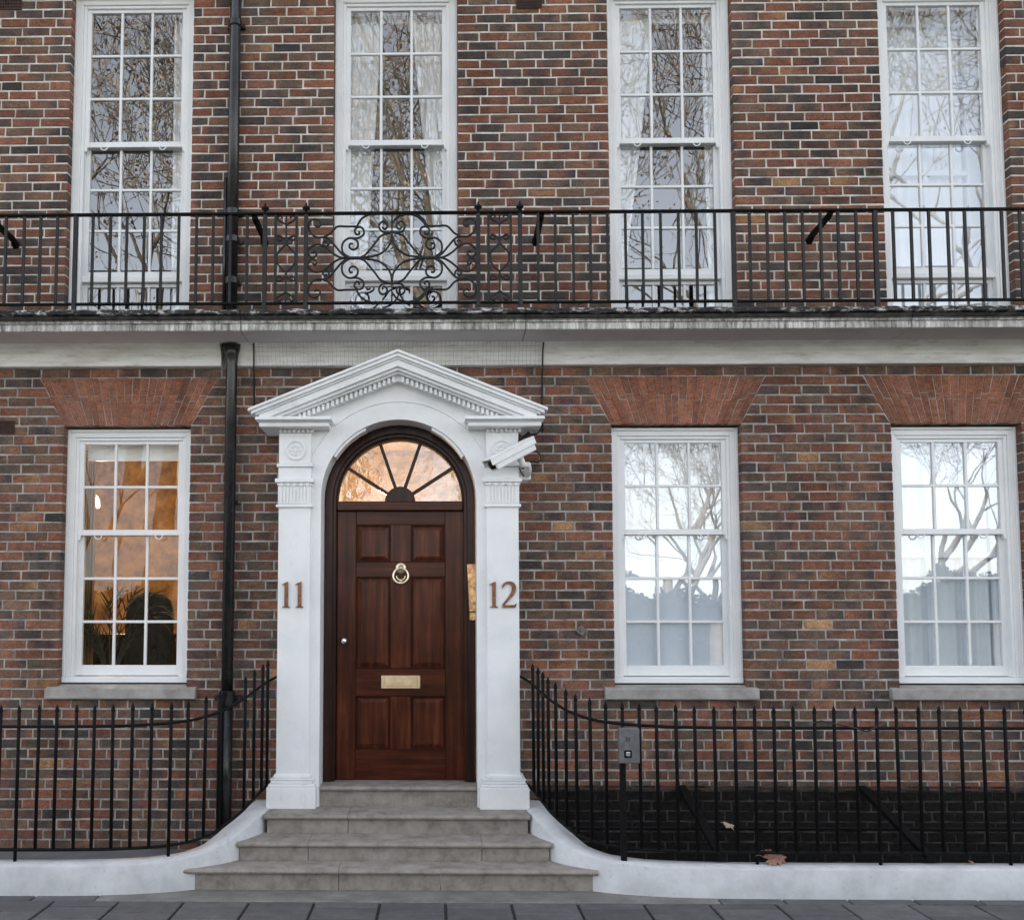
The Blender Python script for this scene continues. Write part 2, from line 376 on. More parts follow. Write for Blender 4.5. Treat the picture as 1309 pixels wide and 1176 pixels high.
# ------------------------------------------------------------------ mesh builder
class MB:
    def __init__(s): s.v, s.f, s.c = [], [], []
    def add(s, vs, fs, col=None):
        n = len(s.v); s.v += [tuple(q) for q in vs]
        for f in fs:
            s.f.append(tuple(i + n for i in f)); s.c.append(col)
        return s
    def box(s, x0, x1, y0, y1, z0, z1, M4=None, col=None):
        vs = [(x0, y0, z0), (x1, y0, z0), (x1, y1, z0), (x0, y1, z0), (x0, y0, z1), (x1, y0, z1), (x1, y1, z1), (x0, y1, z1)]
        if M4 is not None: vs = [M4 @ Vector(q) for q in vs]
        return s.add(vs, [(3, 2, 1, 0), (4, 5, 6, 7), (0, 1, 5, 4), (1, 2, 6, 5), (2, 3, 7, 6), (3, 0, 4, 7)], col)
    def prism(s, poly, y0, y1):             # polygon in X,Z (counter-clockwise seen from the street), extruded in Y
        n = len(poly)
        vs = [(x, y0, z) for x, z in poly] + [(x, y1, z) for x, z in poly]
        fs = [tuple(range(n)), tuple(range(2 * n - 1, n - 1, -1))]
        for i in range(n):
            j = (i + 1) % n
            fs.append((j, i, i + n, j + n))
        return s.add(vs, fs)
    def extr_x(s, prof, x0, x1):            # profile in Y,Z extruded along X
        n = len(prof)
        vs = [(x0, y, z) for y, z in prof] + [(x1, y, z) for y, z in prof]
        fs = [tuple(range(n - 1, -1, -1)), tuple(range(n, 2 * n))]
        for i in range(n):
            j = (i + 1) % n
            fs.append((i, j, j + n, i + n))
        return s.add(vs, fs)
    def tube(s, pts, r, n=8, cap=True):
        pts = [Vector(p) for p in pts]
        rs = r if isinstance(r, (list, tuple)) else [r] * len(pts)
        t0 = (pts[1] - pts[0]).normalized()
        ref = Vector((0, 0, 1)) if abs(t0.z) < 0.9 else Vector((1, 0, 0))
        u = t0.cross(ref).normalized()
        vs = []
        for i, p in enumerate(pts):
            a = pts[max(i - 1, 0)]; b = pts[min(i + 1, len(pts) - 1)]
            t = (b - a).normalized()
            u = (u - t * u.dot(t))
            u = u.normalized() if u.length > 1e-6 else t.orthogonal().normalized()
            w = t.cross(u)
            for k in range(n):
                q = 2 * math.pi * k / n
                vs.append(p + (u * math.cos(q) + w * math.sin(q)) * rs[i])
        fs = []
        for i in range(len(pts) - 1):
            for k in range(n):
                k2 = (k + 1) % n
                fs.append((i * n + k, i * n + k2, (i + 1) * n + k2, (i + 1) * n + k))
        if cap:
            fs.append(tuple(range(n - 1, -1, -1)))
            fs.append(tuple(range((len(pts) - 1) * n, len(pts) * n)))
        return s.add(vs, fs)
    def lathe(s, prof, c, axis='z', n=16):  # prof = [(radius, height)], revolved about axis through c
        vs = []
        for r, h in prof:
            for k in range(n):
                a = 2 * math.pi * k / n
                if axis == 'z': q = (r * math.cos(a), r * math.sin(a), h)
                else: q = (r * math.cos(a), h, r * math.sin(a))
                vs.append((c[0] + q[0], c[1] + q[1], c[2] + q[2]))
        fs = []
        for i in range(len(prof) - 1):
            for k in range(n):
                k2 = (k + 1) % n
                fs.append((i * n + k, i * n + k2, (i + 1) * n + k2, (i + 1) * n + k))
        fs.append(tuple(range(n - 1, -1, -1)))
        fs.append(tuple(range((len(prof) - 1) * n, len(prof) * n)))
        return s.add(vs, fs)
    def build(s, name, mat, parent=None, smooth=False, bevel=0.0, recalc=True, seg=1):
        me = bpy.data.meshes.new(name)
        me.from_pydata(s.v, [], s.f)
        if any(c is not None for c in s.c):
            at = me.color_attributes.new('Col', 'FLOAT_COLOR', 'CORNER')
            li = 0
            for f, c in zip(s.f, s.c):
                for q_ in range(len(f)):
                    cc = c[q_] if isinstance(c, list) else (c or (0.1, 0.05, 0.04))
                    at.data[li].color = (*cc, 1); li += 1
        if recalc or bevel:
            bm = bmesh.new(); bm.from_mesh(me)
            if recalc: bmesh.ops.recalc_face_normals(bm, faces=bm.faces)
            if bevel:
                bmesh.ops.remove_doubles(bm, verts=bm.verts, dist=1e-5)
                es = [e for e in bm.edges if len(e.link_faces) == 2 and e.calc_face_angle(0) > 0.5]
                bmesh.ops.bevel(bm, geom=es, offset=bevel, offset_type='OFFSET', segments=seg, affect='EDGES', profile=0.5, clamp_overlap=True)
            bm.to_mesh(me); bm.free()
        me.materials.append(M[mat])
        if smooth:
            for p in me.polygons: p.use_smooth = True
        o = bpy.data.objects.new(name, me)
        scene.collection.objects.link(o)
        if parent is not None: o.parent = parent
        return o
def empty(name, loc=(0, 0, 0)):
    o = bpy.data.objects.new(name, None)
    scene.collection.objects.link(o)
    o.empty_display_size = 0.1
    return o                                 # kept at the origin so children use world coordinates
def tag(o, label, cat, group=None):
    o['label'] = label; o['category'] = cat
    if group: o['group'] = group
    return o
def struct(o):
    o['kind'] = 'structure'; return o

# ------------------------------------------------------------------ ground, street
WELL_X0, WELL_X1, WELL_Y0 = 0.80, 7.5, -0.985
mb = MB()
mb.add([(-400, -420, -0.02), (400, -420, -0.02), (400, -3.4, -0.02), (-400, -3.4, -0.02)], [(0, 1, 2, 3)])
ground = struct(mb.build('road', 'asphalt', recalc=False))
mb = MB()
mb.box(-30, 30, -3.4, -1.05, -0.25, -0.012)
pav = struct(mb.build('pavement', 'joint'))
mb = MB(); mb.box(-30, 30, -3.55, -3.405, -0.2, 0.004); mb.build('kerb', 'paving_strip', pav, bevel=0.01)
CX0 = -0.293
SX = 0.4065
jx0 = xp(402.6, -1.27, 1153)                 # one of the slab joints
k = 0
slab_meshes = {}
for i in range(-10, 14):
    x0 = jx0 + i * SX
    off = 0.0 if i % 2 == 0 else 0.125
    ytop = -1.275
    ys = [ytop]
    y = ytop - (0.115 if i % 2 == 0 else 0.235)
    while y > -3.3:
        ys.append(y); y -= 0.245
    ys.append(-3.39)
    for a, b in zip(ys[:-1], ys[1:]):
        g = 0.0085
        hh = round(random.choice((0, 0, 0.001, 0.002, 0.003)), 3)
        m1 = MB()
        m1.box(x0 + g, x0 + SX - g, b + g * 0.75, a - g * 0.75, -0.03, 0.0 + hh)
        m1.build('paving_slab', 'slab', pav, bevel=0.004)
# narrow strip of slabs against the low walls, and the stone strip before the steps
mb = MB(); mb.box(-2.15, 1.75, -1.267, -0.9, -0.03, 0.002); mb.build('paving_strip', 'paving_strip', pav, bevel=0.004)
for (a, b) in ((-2.15, -8), (1.75, 9)):
    x = a
    st = SX if b > a else -SX
    while (x < b) if st > 0 else (x > b):
        m1 = MB(); q0, q1 = sorted((x, x + st)); m1.box(q0 + 0.006, q1 - 0.006, -1.267, -1.02, -0.03, 0.001)
        m1.build('paving_slab', 'slab', pav, bevel=0.004)
        x += st
mb = MB(); mb.box(-9, -0.95, -1.0, -0.001, -0.1, 0.03); struct(mb.build('area_floor', 'area_floor'))
mb = MB(); mb.box(WELL_X0 - 0.4, 9, -1.1, -0.001, -1.75, -1.6)
mb.box(WELL_X0 - 0.4, 9, -1.12, -1.03, -1.6, -0.03)
struct(mb.build('basement_area', 'black_mortar'))
# far side of the street (seen only mirrored in the windows)
mb = MB(); mb.box(-40, 40, -14.5, -11.5, -0.02, 0.10); struct(mb.build('far_pavement', 'slab'))
mb = MB(); mb.box(-120, 120, -140, -14.5, -0.02, 0.11); struct(mb.build('garden_lawn', 'grass'))

# ------------------------------------------------------------------ the house
house = tag(empty('brick_house'), 'red and brown brick townhouse with white sash windows and pedimented doorway', 'house')
ROW = 0.075
ZB = 3.70                                     # underside of the stucco band = a bed joint
YF = 0.075                                    # front of the window frames
kx = (DIST + YF) / DIST
LW = [(-2.900, -1.915), (1.335, 2.325), (3.472, 4.462)]       # ground floor windows
UW = [(-2.925, -1.945), (-0.820, 0.158), (1.345, 2.325), (3.478, 4.465)]  # first floor windows
WX0, WX1, WZ1 = -5.0, 6.2, 7.75
openings = [(a, b, 1.15, 3.25) for a, b in LW] + [(a, b, 4.0, 6.775) for a, b in UW] + [(-0.93, 0.345, -0.2, 3.28)]
ARCH = 0.195
arches = [(a - 0.004, b + 0.004) for a, b in LW]
def zbot(x): return -1.62 if x > WELL_X0 - 0.1 else 0.028
# mortar sheet with openings
mb = MB(); pm = MB()
xs = sorted({WX0, WX1, WELL_X0 - 0.1} | {v for o in openings for v in (o[0] - 0.004, o[1] + 0.004)})
zs = sorted({-1.62, 0.028, 0.505, WZ1} | {v for o in openings for v in (max(o[2], -0.2), o[3] + 0.003)})
for xa, xb in zip(xs[:-1], xs[1:]):
    for za, zb in zip(zs[:-1], zs[1:]):
        cx, cz = (xa + xb) / 2, (za + zb) / 2
        if cz < zbot(cx): continue
        if any(o[0] - 0.005 < cx < o[1] + 0.005 and o[2] < cz < o[3] + 0.003 for o in openings): continue
        (pm if cz < 0.505 and cx > WELL_X0 - 0.1 else mb).add([(xa, 0.0042, za), (xb, 0.0042, za), (xb, 0.0042, zb), (xa, 0.0042, zb)], [(0, 1, 2, 3)])
for o in openings:
    a, b, z0, z1 = o[0] - 0.004, o[1] + 0.004, max(o[2], 0), o[3] + 0.003
    for q in ([(a, 0.006, z0), (a, 0.3, z0), (a, 0.3, z1), (a, 0.006, z1)], [(b, 0.3, z0), (b, 0.006, z0), (b, 0.006, z1), (b, 0.3, z1)],
              [(a, 0.006, z1), (a, 0.3, z1), (b, 0.3, z1), (b, 0.006, z1)]):
        mb.add(q, [(0, 1, 2, 3)])
wall = mb.build('wall', 'mortar', house, recalc=False)
pm.build('painted_joints', 'black_mortar', wall, recalc=False)['kind'] = 'stuff'
mb = MB(); mb.box(WX0, WX1, 0.32, 0.36, 6.9, WZ1); mb.box(WX0, WX0 + 0.05, 0.01, 0.32, 0, WZ1); mb.box(WX1 - 0.05, WX1, 0.01, 0.32, -1.6, WZ1)
mb.box(WX0, WX1, 0.01, 0.36, WZ1, WZ1 + 0.05)  # unseen lid added to keep light from entering behind the wall
mb.build('wall_core_light_lid', 'mortar', house)

REDS = [(0.208, 0.090, 0.058), (0.190, 0.083, 0.055), (0.224, 0.100, 0.064), (0.176, 0.080, 0.055)]
BROWNS = [(0.168, 0.100, 0.070), (0.150, 0.092, 0.066), (0.182, 0.104, 0.070), (0.136, 0.088, 0.066)]
DARKS = [(0.070, 0.059, 0.055), (0.057, 0.051, 0.050), (0.086, 0.070, 0.063)]
BUFFS = [(0.30, 0.165, 0.082), (0.26, 0.135, 0.075), (0.37, 0.22, 0.11)]
rb = random.Random(21)
def brick_col(z):
    q = rb.random()
    if z > 3.8: w = (0.46, 0.84, 0.99)
    else: w = (0.42, 0.89, 0.983)
    pal = REDS if q < w[0] else BROWNS if q < w[1] else DARKS if q < w[2] else BUFFS
    s = rb.uniform(0.78, 1.14)
    c = tuple(v * s for v in rb.choice(pal))
    t = rb.random()
    d = tuple(v * rb.uniform(0.85, 1.1) for v in rb.choice(DARKS)); e = tuple(v * s for v in rb.choice(REDS)); y = rb.choice(BUFFS)
    mixc = lambda a, b, f: tuple(p + (q_ - p) * f for p, q_ in zip(a, b))
    if pal is BUFFS: return [c, c, mixc(c, e, 0.5), e] if t < 0.5 else [mixc(c, e, .3), c, c, mixc(c, e, .3)]
    if pal is DARKS: return [mixc(c, e, .45), c, c, mixc(c, e, .3)] if t < 0.6 else [c] * 4
    if t < 0.42: return [c] * 4
    if t < 0.66: return [c, mixc(c, d, .75), mixc(c, d, .8), c]
    if t < 0.80: return [c, c, mixc(c, d, .6), d]
    if t < 0.93: return [mixc(c, d, .8), mixc(c, d, .5), c, c]
    if t < 0.975: return [c, c, mixc(c, e, .6), mixc(c, e, .6)]
    return [c, c, mixc(c, y, .3), mixc(c, y, .8)]
def brick_mesh(mb, a0, a1, b0, b1, z0, z1, col, yf=0.0):
    # a0/a1 = left edge at bottom/top, b0/b1 = right edge at bottom/top
    j = lambda: rb.uniform(-0.0024, 0.0024)
    y = yf + rb.uniform(-0.0022, 0.0012)
    t1, t2 = rb.uniform(-0.001, 0.001), rb.uniform(-0.001, 0.001)
    c = 0.0032
    o = [(a0 + j(), z0 + j()), (b0 + j(), z0 + j()), (b1 + j(), z1 + j()), (a1 + j(), z1 + j())]
    i = [(o[0][0] + c, o[0][1] + c), (o[1][0] - c, o[1][1] + c), (o[2][0] - c, o[2][1] - c), (o[3][0] + c, o[3][1] - c)]
    ty = [t1, -t1, t2, -t2]
    lp = lambda p, q, f: (p[0] + (q[0] - p[0]) * f, p[1] + (q[1] - p[1]) * f)
    cols = col if isinstance(col, list) else [col] * 4
    fr_ = (0, 0.3, 0.7, 1)
    vs = []; vc = []
    for f, cc in zip(fr_, cols):                      # 0..7 front face, bottom/top pairs
        pb, pt = lp(i[0], i[1], f), lp(i[3], i[2], f)
        yb, yt = y + ty[0] + (ty[1] - ty[0]) * f, y + ty[3] + (ty[2] - ty[3]) * f
        vs += [(pb[0], yb, pb[1]), (pt[0], yt, pt[1])]; vc += [cc, cc]
    ci = [cols[0], cols[3], cols[3], cols[0]]
    vs += [(p[0], y + 0.0035, p[1]) for p in o] + [(p[0], y + 0.10, p[1]) for p in o]; vc += ci + ci
    fs = [(0, 2, 3, 1), (2, 4, 5, 3), (4, 6, 7, 5), (8, 9, 6, 4, 2, 0), (9, 10, 7, 6), (10, 11, 1, 3, 5, 7), (11, 8, 0, 1)]
    for k in range(4):
        k2 = (k + 1) % 4
        fs.append((k2 + 8, k + 8, k + 12, k2 + 12))
    n = len(mb.v); mb.v += vs
    for f in fs:
        mb.f.append(tuple(q + n for q in f)); mb.c.append([vc[q] for q in f])
def row_intervals(z0, z1):
    zm = (z0 + z1) / 2
    iv = [((WX0, WX0), (WX1, WX1))]
    blocks = []
    for o in openings:
        if o[2] < zm < o[3]: blocks.append(((o[0], o[0]), (o[1], o[1])))
    for a, b in arches:
        if 3.25 < zm < 3.625:
            f = lambda z: ARCH * (z - 3.25) / 0.375
            blocks.append(((a - f(z0) - 0.004, a - f(z1) - 0.004), (b + f(z0) + 0.004, b + f(z1) + 0.004)))
    if zm < 0.03: blocks.append(((WX0 - 1, WX0 - 1), (WELL_X0 - 0.1, WELL_X0 - 0.1)))
    for l, r in blocks:
        new = []
        for L, Rr in iv:
            if r[0] <= L[0] or l[0] >= Rr[0]: new.append((L, Rr)); continue
            if l[0] > L[0] + 0.02: new.append((L, l))
            if r[0] < Rr[0] - 0.02: new.append((r, Rr))
        iv = new
    return iv
bricks = []
prev = []
nrow_lo = int((ZB + 1.6) / ROW); nrow_hi = int((WZ1 - ZB) / ROW)
for k in range(-nrow_lo, nrow_hi):
    z0 = ZB + k * ROW; z1 = z0 + ROW
    if ZB - 0.01 < z0 < 3.99 - ROW: continue          # hidden behind the balcony
    joints = []
    x = WX0 - 0.05 - (k % 2) * 0.1125 + rb.uniform(-0.012, 0.012)
    while x < WX1:
        for _ in range(8):
            q = rb.random()
            if z0 > 3.8: L = 0.224 if q < 0.95 else 0.165
            else: L = 0.215 if q < 0.66 else 0.170
            L += rb.uniform(-0.004, 0.004)
            if all(abs(x + L - p) > 0.042 for p in prev): break
        x += L; joints.append(x)
    prev = joints
    for L, Rr in row_intervals(z0, z1):
        cur = L
        for jx in joints + [None]:
            if jx is not None and (jx < max(cur) + 0.05): continue
            end = Rr if jx is None or jx > min(Rr) - 0.05 else (jx, jx)
            g = 0.0062
            lb = g if cur is not L else 0.0
            rbk = g if end is not Rr else 0.0
            bricks.append((cur[0] + lb, cur[1] + lb, end[0] - rbk, end[1] - rbk, z0 + 0.0062 + rb.uniform(-.0015, .0015), z1 - 0.0062 + rb.uniform(-.0015, .0015)))
            cur = end
            if end is Rr: break
inframe = []
rest = MB(); painted = MB()
cand = []
for bidx, b in enumerate(bricks):
    xm, zm = (b[0] + b[2]) / 2, (b[4] + b[5]) / 2
    if zm < 0.5 and xm > WELL_X0 - 0.1: continue
    hid = (-1.2 < xm < 0.62 and zm < 3.3) or zm < 0.9
    if not hid and -3.2 < xm < 4.4: cand.append((((xm) ** 2 + (zm - EYE) ** 2) - (b[2] - b[0]) * 4, bidx))
single = {i for _, i in sorted(cand)[:300]}
for bidx, b in enumerate(bricks):
    xm, zm = (b[0] + b[2]) / 2, (b[4] + b[5]) / 2
    if zm < 0.505 and xm > WELL_X0 - 0.1:
        c = rb.uniform(0.006, 0.016); brick_mesh(painted, *b, (c * 1.15, c, c)); continue
    col = brick_col(zm)
    if bidx in single:
        m1 = MB(); brick_mesh(m1, *b, col); m1.build('brick', 'brick', wall, recalc=False)
    else:
        brick_mesh(rest, *b, col)
o = rest.build('brickwork', 'brick', wall, recalc=False); o['kind'] = 'stuff'
o = painted.build('painted_brickwork', 'black_brick', wall, recalc=False); o['kind'] = 'stuff'
o['label'] = 'black painted brickwork below the damp line'
mb = MB(); mb.box(WELL_X0 - 0.1, WX1, -0.012, 0.004, 0.498, 0.512); mb.build('paint_ledge', 'black_mortar', wall)

# flat gauged arches
def flat_arch(a, b):
    z0, z1 = 3.25, 3.625
    mb = MB(); mb.prism([(a, z0 + 0.001), (b, z0 + 0.001), (b + ARCH, z1), (a - ARCH, z1)], 0.0045, 0.11)
    fa = mb.build('flat_arch', 'arch_joint', house)
    n = 21
    for i in range(n):
        f0, f1 = i / n, (i + 1) / n
        bx = lambda f: a + (b - a) * f
        tx = lambda f: (a - ARCH) + (b - a + 2 * ARCH) * f
        at = lambda f, z: bx(f) + (tx(f) - bx(f)) * (z - z0) / (z1 - z0)
        sp = z0 + (0.235 if i % 2 == 0 else 0.19) + rb.uniform(-.006, .006)
        for (za, zb) in ((z0, sp), (sp, z1)):
            g = 0.0016
            m1 = MB(); s = rb.uniform(0.82, 1.18); c0 = (0.25, 0.108, 0.070)
            brick_mesh(m1, at(f0, za) + g, at(f0, zb) + g, at(f1, za) - g, at(f1, zb) - g, za + g, zb - g, tuple(v * s for v in c0), yf=0.001)
            m1.build('voussoir', 'brick', fa, recalc=False)
M['arch_joint'] = speckled('lime_putty_joint', (0.20, 0.13, 0.10), (0.42, 0.33, 0.26), 0.95, 14, bs=0.3)
for a, b in arches: flat_arch(a, b)

# ------------------------------------------------------------------ sash windows
rw = random.Random(5)
def sash(win, x0, x1, z0, z1, y0, y1, rows, cols, stile, top, bot, glass, bar=0.021):
    mb = MB()
    mb.box(x0, x0 + stile, y0, y1, z0, z1); mb.box(x1 - stile, x1, y0, y1, z0, z1)
    mb.box(x0 + stile, x1 - stile, y0 + .0015, y1 - .0015, z1 - top, z1 - .0005); mb.box(x0 + stile, x1 - stile, y0 + .0015, y1 - .0015, z0 + .0005, z0 + bot)
    mb.build('sash', 'white', win, bevel=0.003)
    gx0, gx1, gz0, gz1 = x0 + stile, x1 - stile, z0 + bot, z1 - top
    ym = (y0 + y1) / 2
    for i in range(1, cols):
        x = gx0 + (gx1 - gx0) * i / cols
        m1 = MB(); m1.prism([(x - bar / 2, gz0), (x + bar / 2, gz0), (x + bar / 2, gz1), (x - bar / 2, gz1)], y0 + .003, y1 - 0.006)
        m1.build('glazing_bar', 'white', win, bevel=0.004)
    for j in range(1, rows):
        z = gz0 + (gz1 - gz0) * j / rows
        m1 = MB(); m1.box(gx0, gx1, y0 + .005, y1 - .008, z - bar / 2, z + bar / 2)
        m1.build('glazing_bar', 'white', win, bevel=0.004)
    for i in range(cols):
        for j in range(rows):
            xa, xb = gx0 + (gx1 - gx0) * i / cols, gx0 + (gx1 - gx0) * (i + 1) / cols
            za, zb = gz0 + (gz1 - gz0) * j / rows, gz0 + (gz1 - gz0) * (j + 1) / rows
            ax, az = rw.uniform(-1, 1) * 0.0016, rw.uniform(-1, 1) * 0.0016
            m1 = MB()
            m1.add([(xa, ym + ax + az, za), (xb, ym - ax + az, za), (xb, ym - ax - az, zb), (xa, ym + ax - az, zb)], [(0, 1, 2, 3)])
            m1.build('pane', glass, win, recalc=False)
def window(x0, x1, z0, z1, kind, glass='glass'):
    fr = 0.086
    mb = MB()
    # outer box frame with a stepped moulding
    for (w, ya, yb, ins) in ((0.022, YF, 0.24, 0.0), (0.040, YF + 0.012, 0.24, 0.022), (fr - 0.062, YF + 0.024, 0.24, 0.062)):
        xa, xb, za, zb = x0 + ins, x1 - ins, z0 + (0.0 if kind == 'up' else 0.045), z1 - ins
        mb.box(xa, xa + w, ya, yb, za, zb); mb.box(xb - w, xb, ya, yb, za, zb)
        mb.box(xa + w, xb - w, ya + .0008, yb, zb - w, zb - .0006)
    win = mb.build('window', 'white', house, bevel=0.003)
    ix0, ix1, iz1 = x0 + fr - 0.003, x1 - fr + 0.003, z1 - fr + 0.008
    if kind == 'lo':
        m1 = MB(); m1.box(x0 + .001, x1 - .001, YF - 0.012, 0.24, z0, z0 + 0.0448); m1.build('sill_board', 'white', win, bevel=0.004)
        m1 = MB(); m1.extr_x([(-0.052, 1.152), (0.24, 1.152), (0.24, 1.262), (0.06, 1.256), (-0.05, 1.232)], x0 - 0.082, x1 + 0.082)
        m1.build('stone_sill', 'sill', win, bevel=0.006)
        iz0 = z0 + 0.05
        zm = zp(680.5, 0.13)
        sash(win, ix0, ix1, zm - 0.022, iz1, 0.115, 0.152, 2, 3, 0.038, 0.036, 0.044, glass)
        sash(win, ix0, ix1, iz0, zm + 0.020, 0.157, 0.194, 3, 3, 0.038, 0.040, 0.080, glass)
    else:
        zm = zp(183, 0.13)
        zr = zp(348.5, 0.15)
        sash(win, ix0, ix1, zm - 0.024, iz1, 0.115, 0.152, 3, 3, 0.038, 0.036, 0.046, glass)
        sash(win, ix0, ix1, zr - 0.030, zm + 0.022, 0.157, 0.194, 3, 3, 0.038, 0.042, 0.052, glass)
        m1 = MB(); m1.box(ix0, ix1, 0.12, 0.2, zr - 0.075, zr - 0.032); m1.build('transom_rail', 'white', win, bevel=0.004)
        sash(win, ix0, ix1, 4.0, zr - 0.077, 0.157, 0.194, 1, 3, 0.038, 0.03, 0.05, glass)
    # sash horns and lifts
    for xx in (ix0 - 0.012, ix1 - 0.026):
        m1 = MB(); m1.prism([(xx, zm - 0.022), (xx + 0.008, zm - 0.06), (xx + 0.03, zm - 0.06), (xx + 0.038, zm - 0.022)], 0.113, 0.15)
        m1.build('sash_horn', 'white', win, bevel=0.004)
    for f in (0.2, 0.78):
        xx = ix0 + (ix1 - ix0) * f
        m1 = MB(); m1.tube([(xx + 0.028 * math.cos(a), 0.108, zm - 0.022 - 0.03 * math.sin(a)) for a in [math.pi * i / 10 for i in range(11)]], 0.005, 6)
        m1.build('sash_lift', 'white', win, smooth=True)
    return win
for i, (a, b) in enumerate(LW): window(a, b, 1.268, 3.236, 'lo', 'glass_warm' if i == 0 else 'glass')
for (a, b) in UW: window(a, b, 4.0, 6.774, 'up')

# rooms behind the windows
def room(x0, x1, z0, z1, y1, mat, ya=0.0046):
    mb = MB()
    mb.add([(x0, ya, z0), (x1, ya, z0), (x1, ya, z1), (x0, ya, z1), (x0, y1, z0), (x1, y1, z0), (x1, y1, z1), (x0, y1, z1)],
           [(4, 5, 6, 7), (0, 1, 5, 4), (2, 3, 7, 6), (0, 4, 7, 3), (1, 2, 6, 5)])
    return mb.build('room', mat, house, recalc=False)
room(-4.0, -1.05, 0.5, 3.5, 3.2, 'room_warm')
room(0.5, 2.85, 0.5, 3.5, 3.4, 'room')
room(2.95, 5.2, 0.5, 3.5, 3.4, 'room_pale')
room(-4.0, -1.4, 3.9, 7.2, 3.6, 'room')
room(-1.35, 0.75, 3.9, 7.2, 3.6, 'room')
room(0.8, 2.85, 3.9, 7.2, 3.6, 'room')
room(2.95, 5.3, 3.9, 7.2, 3.0, 'room_pale')
room(-0.95, 0.37, 0.5, 3.45, 2.4, 'room_hall')

def curtain(label, x0, xt, xb, z0, z1, Y, mat='sheer', folds=9, amp=0.022, sides=None, group=None):
    """hanging cloth; fixed edge x0, free edge from xt (top) to xb (bottom)"""
    mb = MB(); nx, nz = folds * 8, 18
    vs = []
    for j in range(nz + 1):
        t = j / nz; z = z1 + (z0 - z1) * t
        e = xt + (xb - xt) * (t ** 1.15)
        for i in range(nx + 1):
            s = i / nx
            vs.append((x0 + (e - x0) * s, Y + amp * math.sin(s * folds * 2 * math.pi + 0.5 * math.sin(3 * t)) * (0.6 + 0.4 * math.sin(s * 9 + t)), z))
    fs = [(j * (nx + 1) + i, j * (nx + 1) + i + 1, (j + 1) * (nx + 1) + i + 1, (j + 1) * (nx + 1) + i) for j in range(nz) for i in range(nx)]
    mb.add(vs, fs)
    o = mb.build('curtain', mat, smooth=True, recalc=False)
    return tag(o, label, 'curtain', group)
YC = 0.232
cx = lambda x, y: xp(x, YC, y)
curtain('white sheer curtain strip hanging inside the balcony window beside the drainpipe', UW[0][1] + 0.02, cx(222, 100), cx(219, 350), 4.02, 6.66, YC, folds=4)
curtain('white sheer curtain drawn to the drainpipe side of the window above the door', UW[1][0] - 0.02, cx(487, 40), cx(463, 330), 4.02, 6.62, YC, folds=6)
curtain('white sheer curtain swept away from the drainpipe in the window above the door', UW[1][1] + 0.02, cx(527, 40), cx(570, 280), 4.02, 6.62, YC, folds=6)
curtain('white sheer curtain swept aside towards the doorway in the window over the frosted blind', UW[2][0] - 0.02, cx(834, 60), cx(787, 280), 4.02, 6.62, YC, folds=5)
curtain('white sheer curtain edge hanging in the window over the frosted blind', UW[2][1] + 0.02, cx(897, 60), cx(905, 300), 4.02, 6.66, YC, folds=3)
curtain('gold curtain hanging at the side of the lit ground floor room', -2.95, cx(106, 600), cx(102, 800), 0.6, 3.05, 0.55, 'gold_cloth', 5, 0.03)
curtain('gold curtain gathered at the pipe side of the lit ground floor room', -1.86, cx(213, 600), cx(226, 800), 0.6, 3.05, 0.55, 'gold_cloth', 5, 0.03)
def blind(name, label, x0, x1, z0, z1, Y, mat, rail=True):
    e = tag(empty(name), label, 'blind')
    m1 = MB(); m1.box(x0, x1, Y, Y + 0.004, z0, z1); m1.build('cloth', mat, e)
    m1 = MB(); m1.box(x0, x1, Y - 0.006, Y + 0.012, z0 - 0.022, z0 - 0.0005); m1.build('bottom_rail', 'white', e, bevel=0.003)
    return e
blind('roller_blind', 'short white roller blind rolled up over the lit ground floor room', -2.80, -2.02, zp(585, .26), 3.2, 0.26, 'blind')
blind('pull_up_blind', 'pale blue frosted blind covering the lower half of a ground floor window', LW[1][0] + .02, LW[1][1] - .02, 1.26, zp(690, .21), 0.204, 'film')
blind('roller_blind', 'narrow white blind at the head of the window above the door', UW[1][0] + .08, UW[1][1] - .08, zp(27, .26), 6.7, 0.262, 'blind')
blind('roller_blind', 'narrow white blind at the head of the window over the frosted blind', UW[2][0] + .08, UW[2][1] - .08, zp(30, .26), zp(22, .26), 0.262, 'blind')
def inner_frame(label, x0, x1, z0, z1, Y, bars):
    e = tag(empty('secondary_glazing'), label, 'window frame')
    m1 = MB(); w = 0.07
    m1.box(x0, x0 + w, Y, Y + .04, z0, z1); m1.box(x1 - w * 1.4, x1, Y, Y + .04, z0, z1); m1.box(x0 + w, x1 - w * 1.4, Y + .001, Y + .039, z1 - w, z1 - .001); m1.box(x0 + w, x1 - w * 1.4, Y + .001, Y + .039, z0 + .001, z0 + w)
    m1.build('frame', 'film', e, bevel=0.004)
    for f in bars:
        x = x0 + (x1 - x0) * f
        m1 = MB(); m1.box(x - .016, x + .016, Y + .004, Y + .034, z0 + w, z1 - w); m1.build('mullion', 'film', e, bevel=0.003)
    m1 = MB(); zz = (z0 + z1) / 2; m1.box(x0 + w, x1 - w * 1.4, Y + .005, Y + .032, zz - .02, zz + .02); m1.build('rail', 'film', e, bevel=0.003)
    return e
inner_frame('pale blue inner frame behind the ground floor window furthest from the door', LW[2][0] + .05, LW[2][1] - .05, 1.3, 3.2, 0.2, (0.33, 0.64))
inner_frame('pale blue inner frame behind the balcony window furthest from the drainpipe', UW[3][0] + .05, UW[3][1] - .05, 4.05, 6.7, 0.33, (0.5,))
curtain('white net curtain behind the ground floor window furthest from the door', LW[2][0] - .02, LW[2][1] + .02, LW[2][1] + .02, 0.9, 3.22, 0.255, 'blind', 12, 0.02)
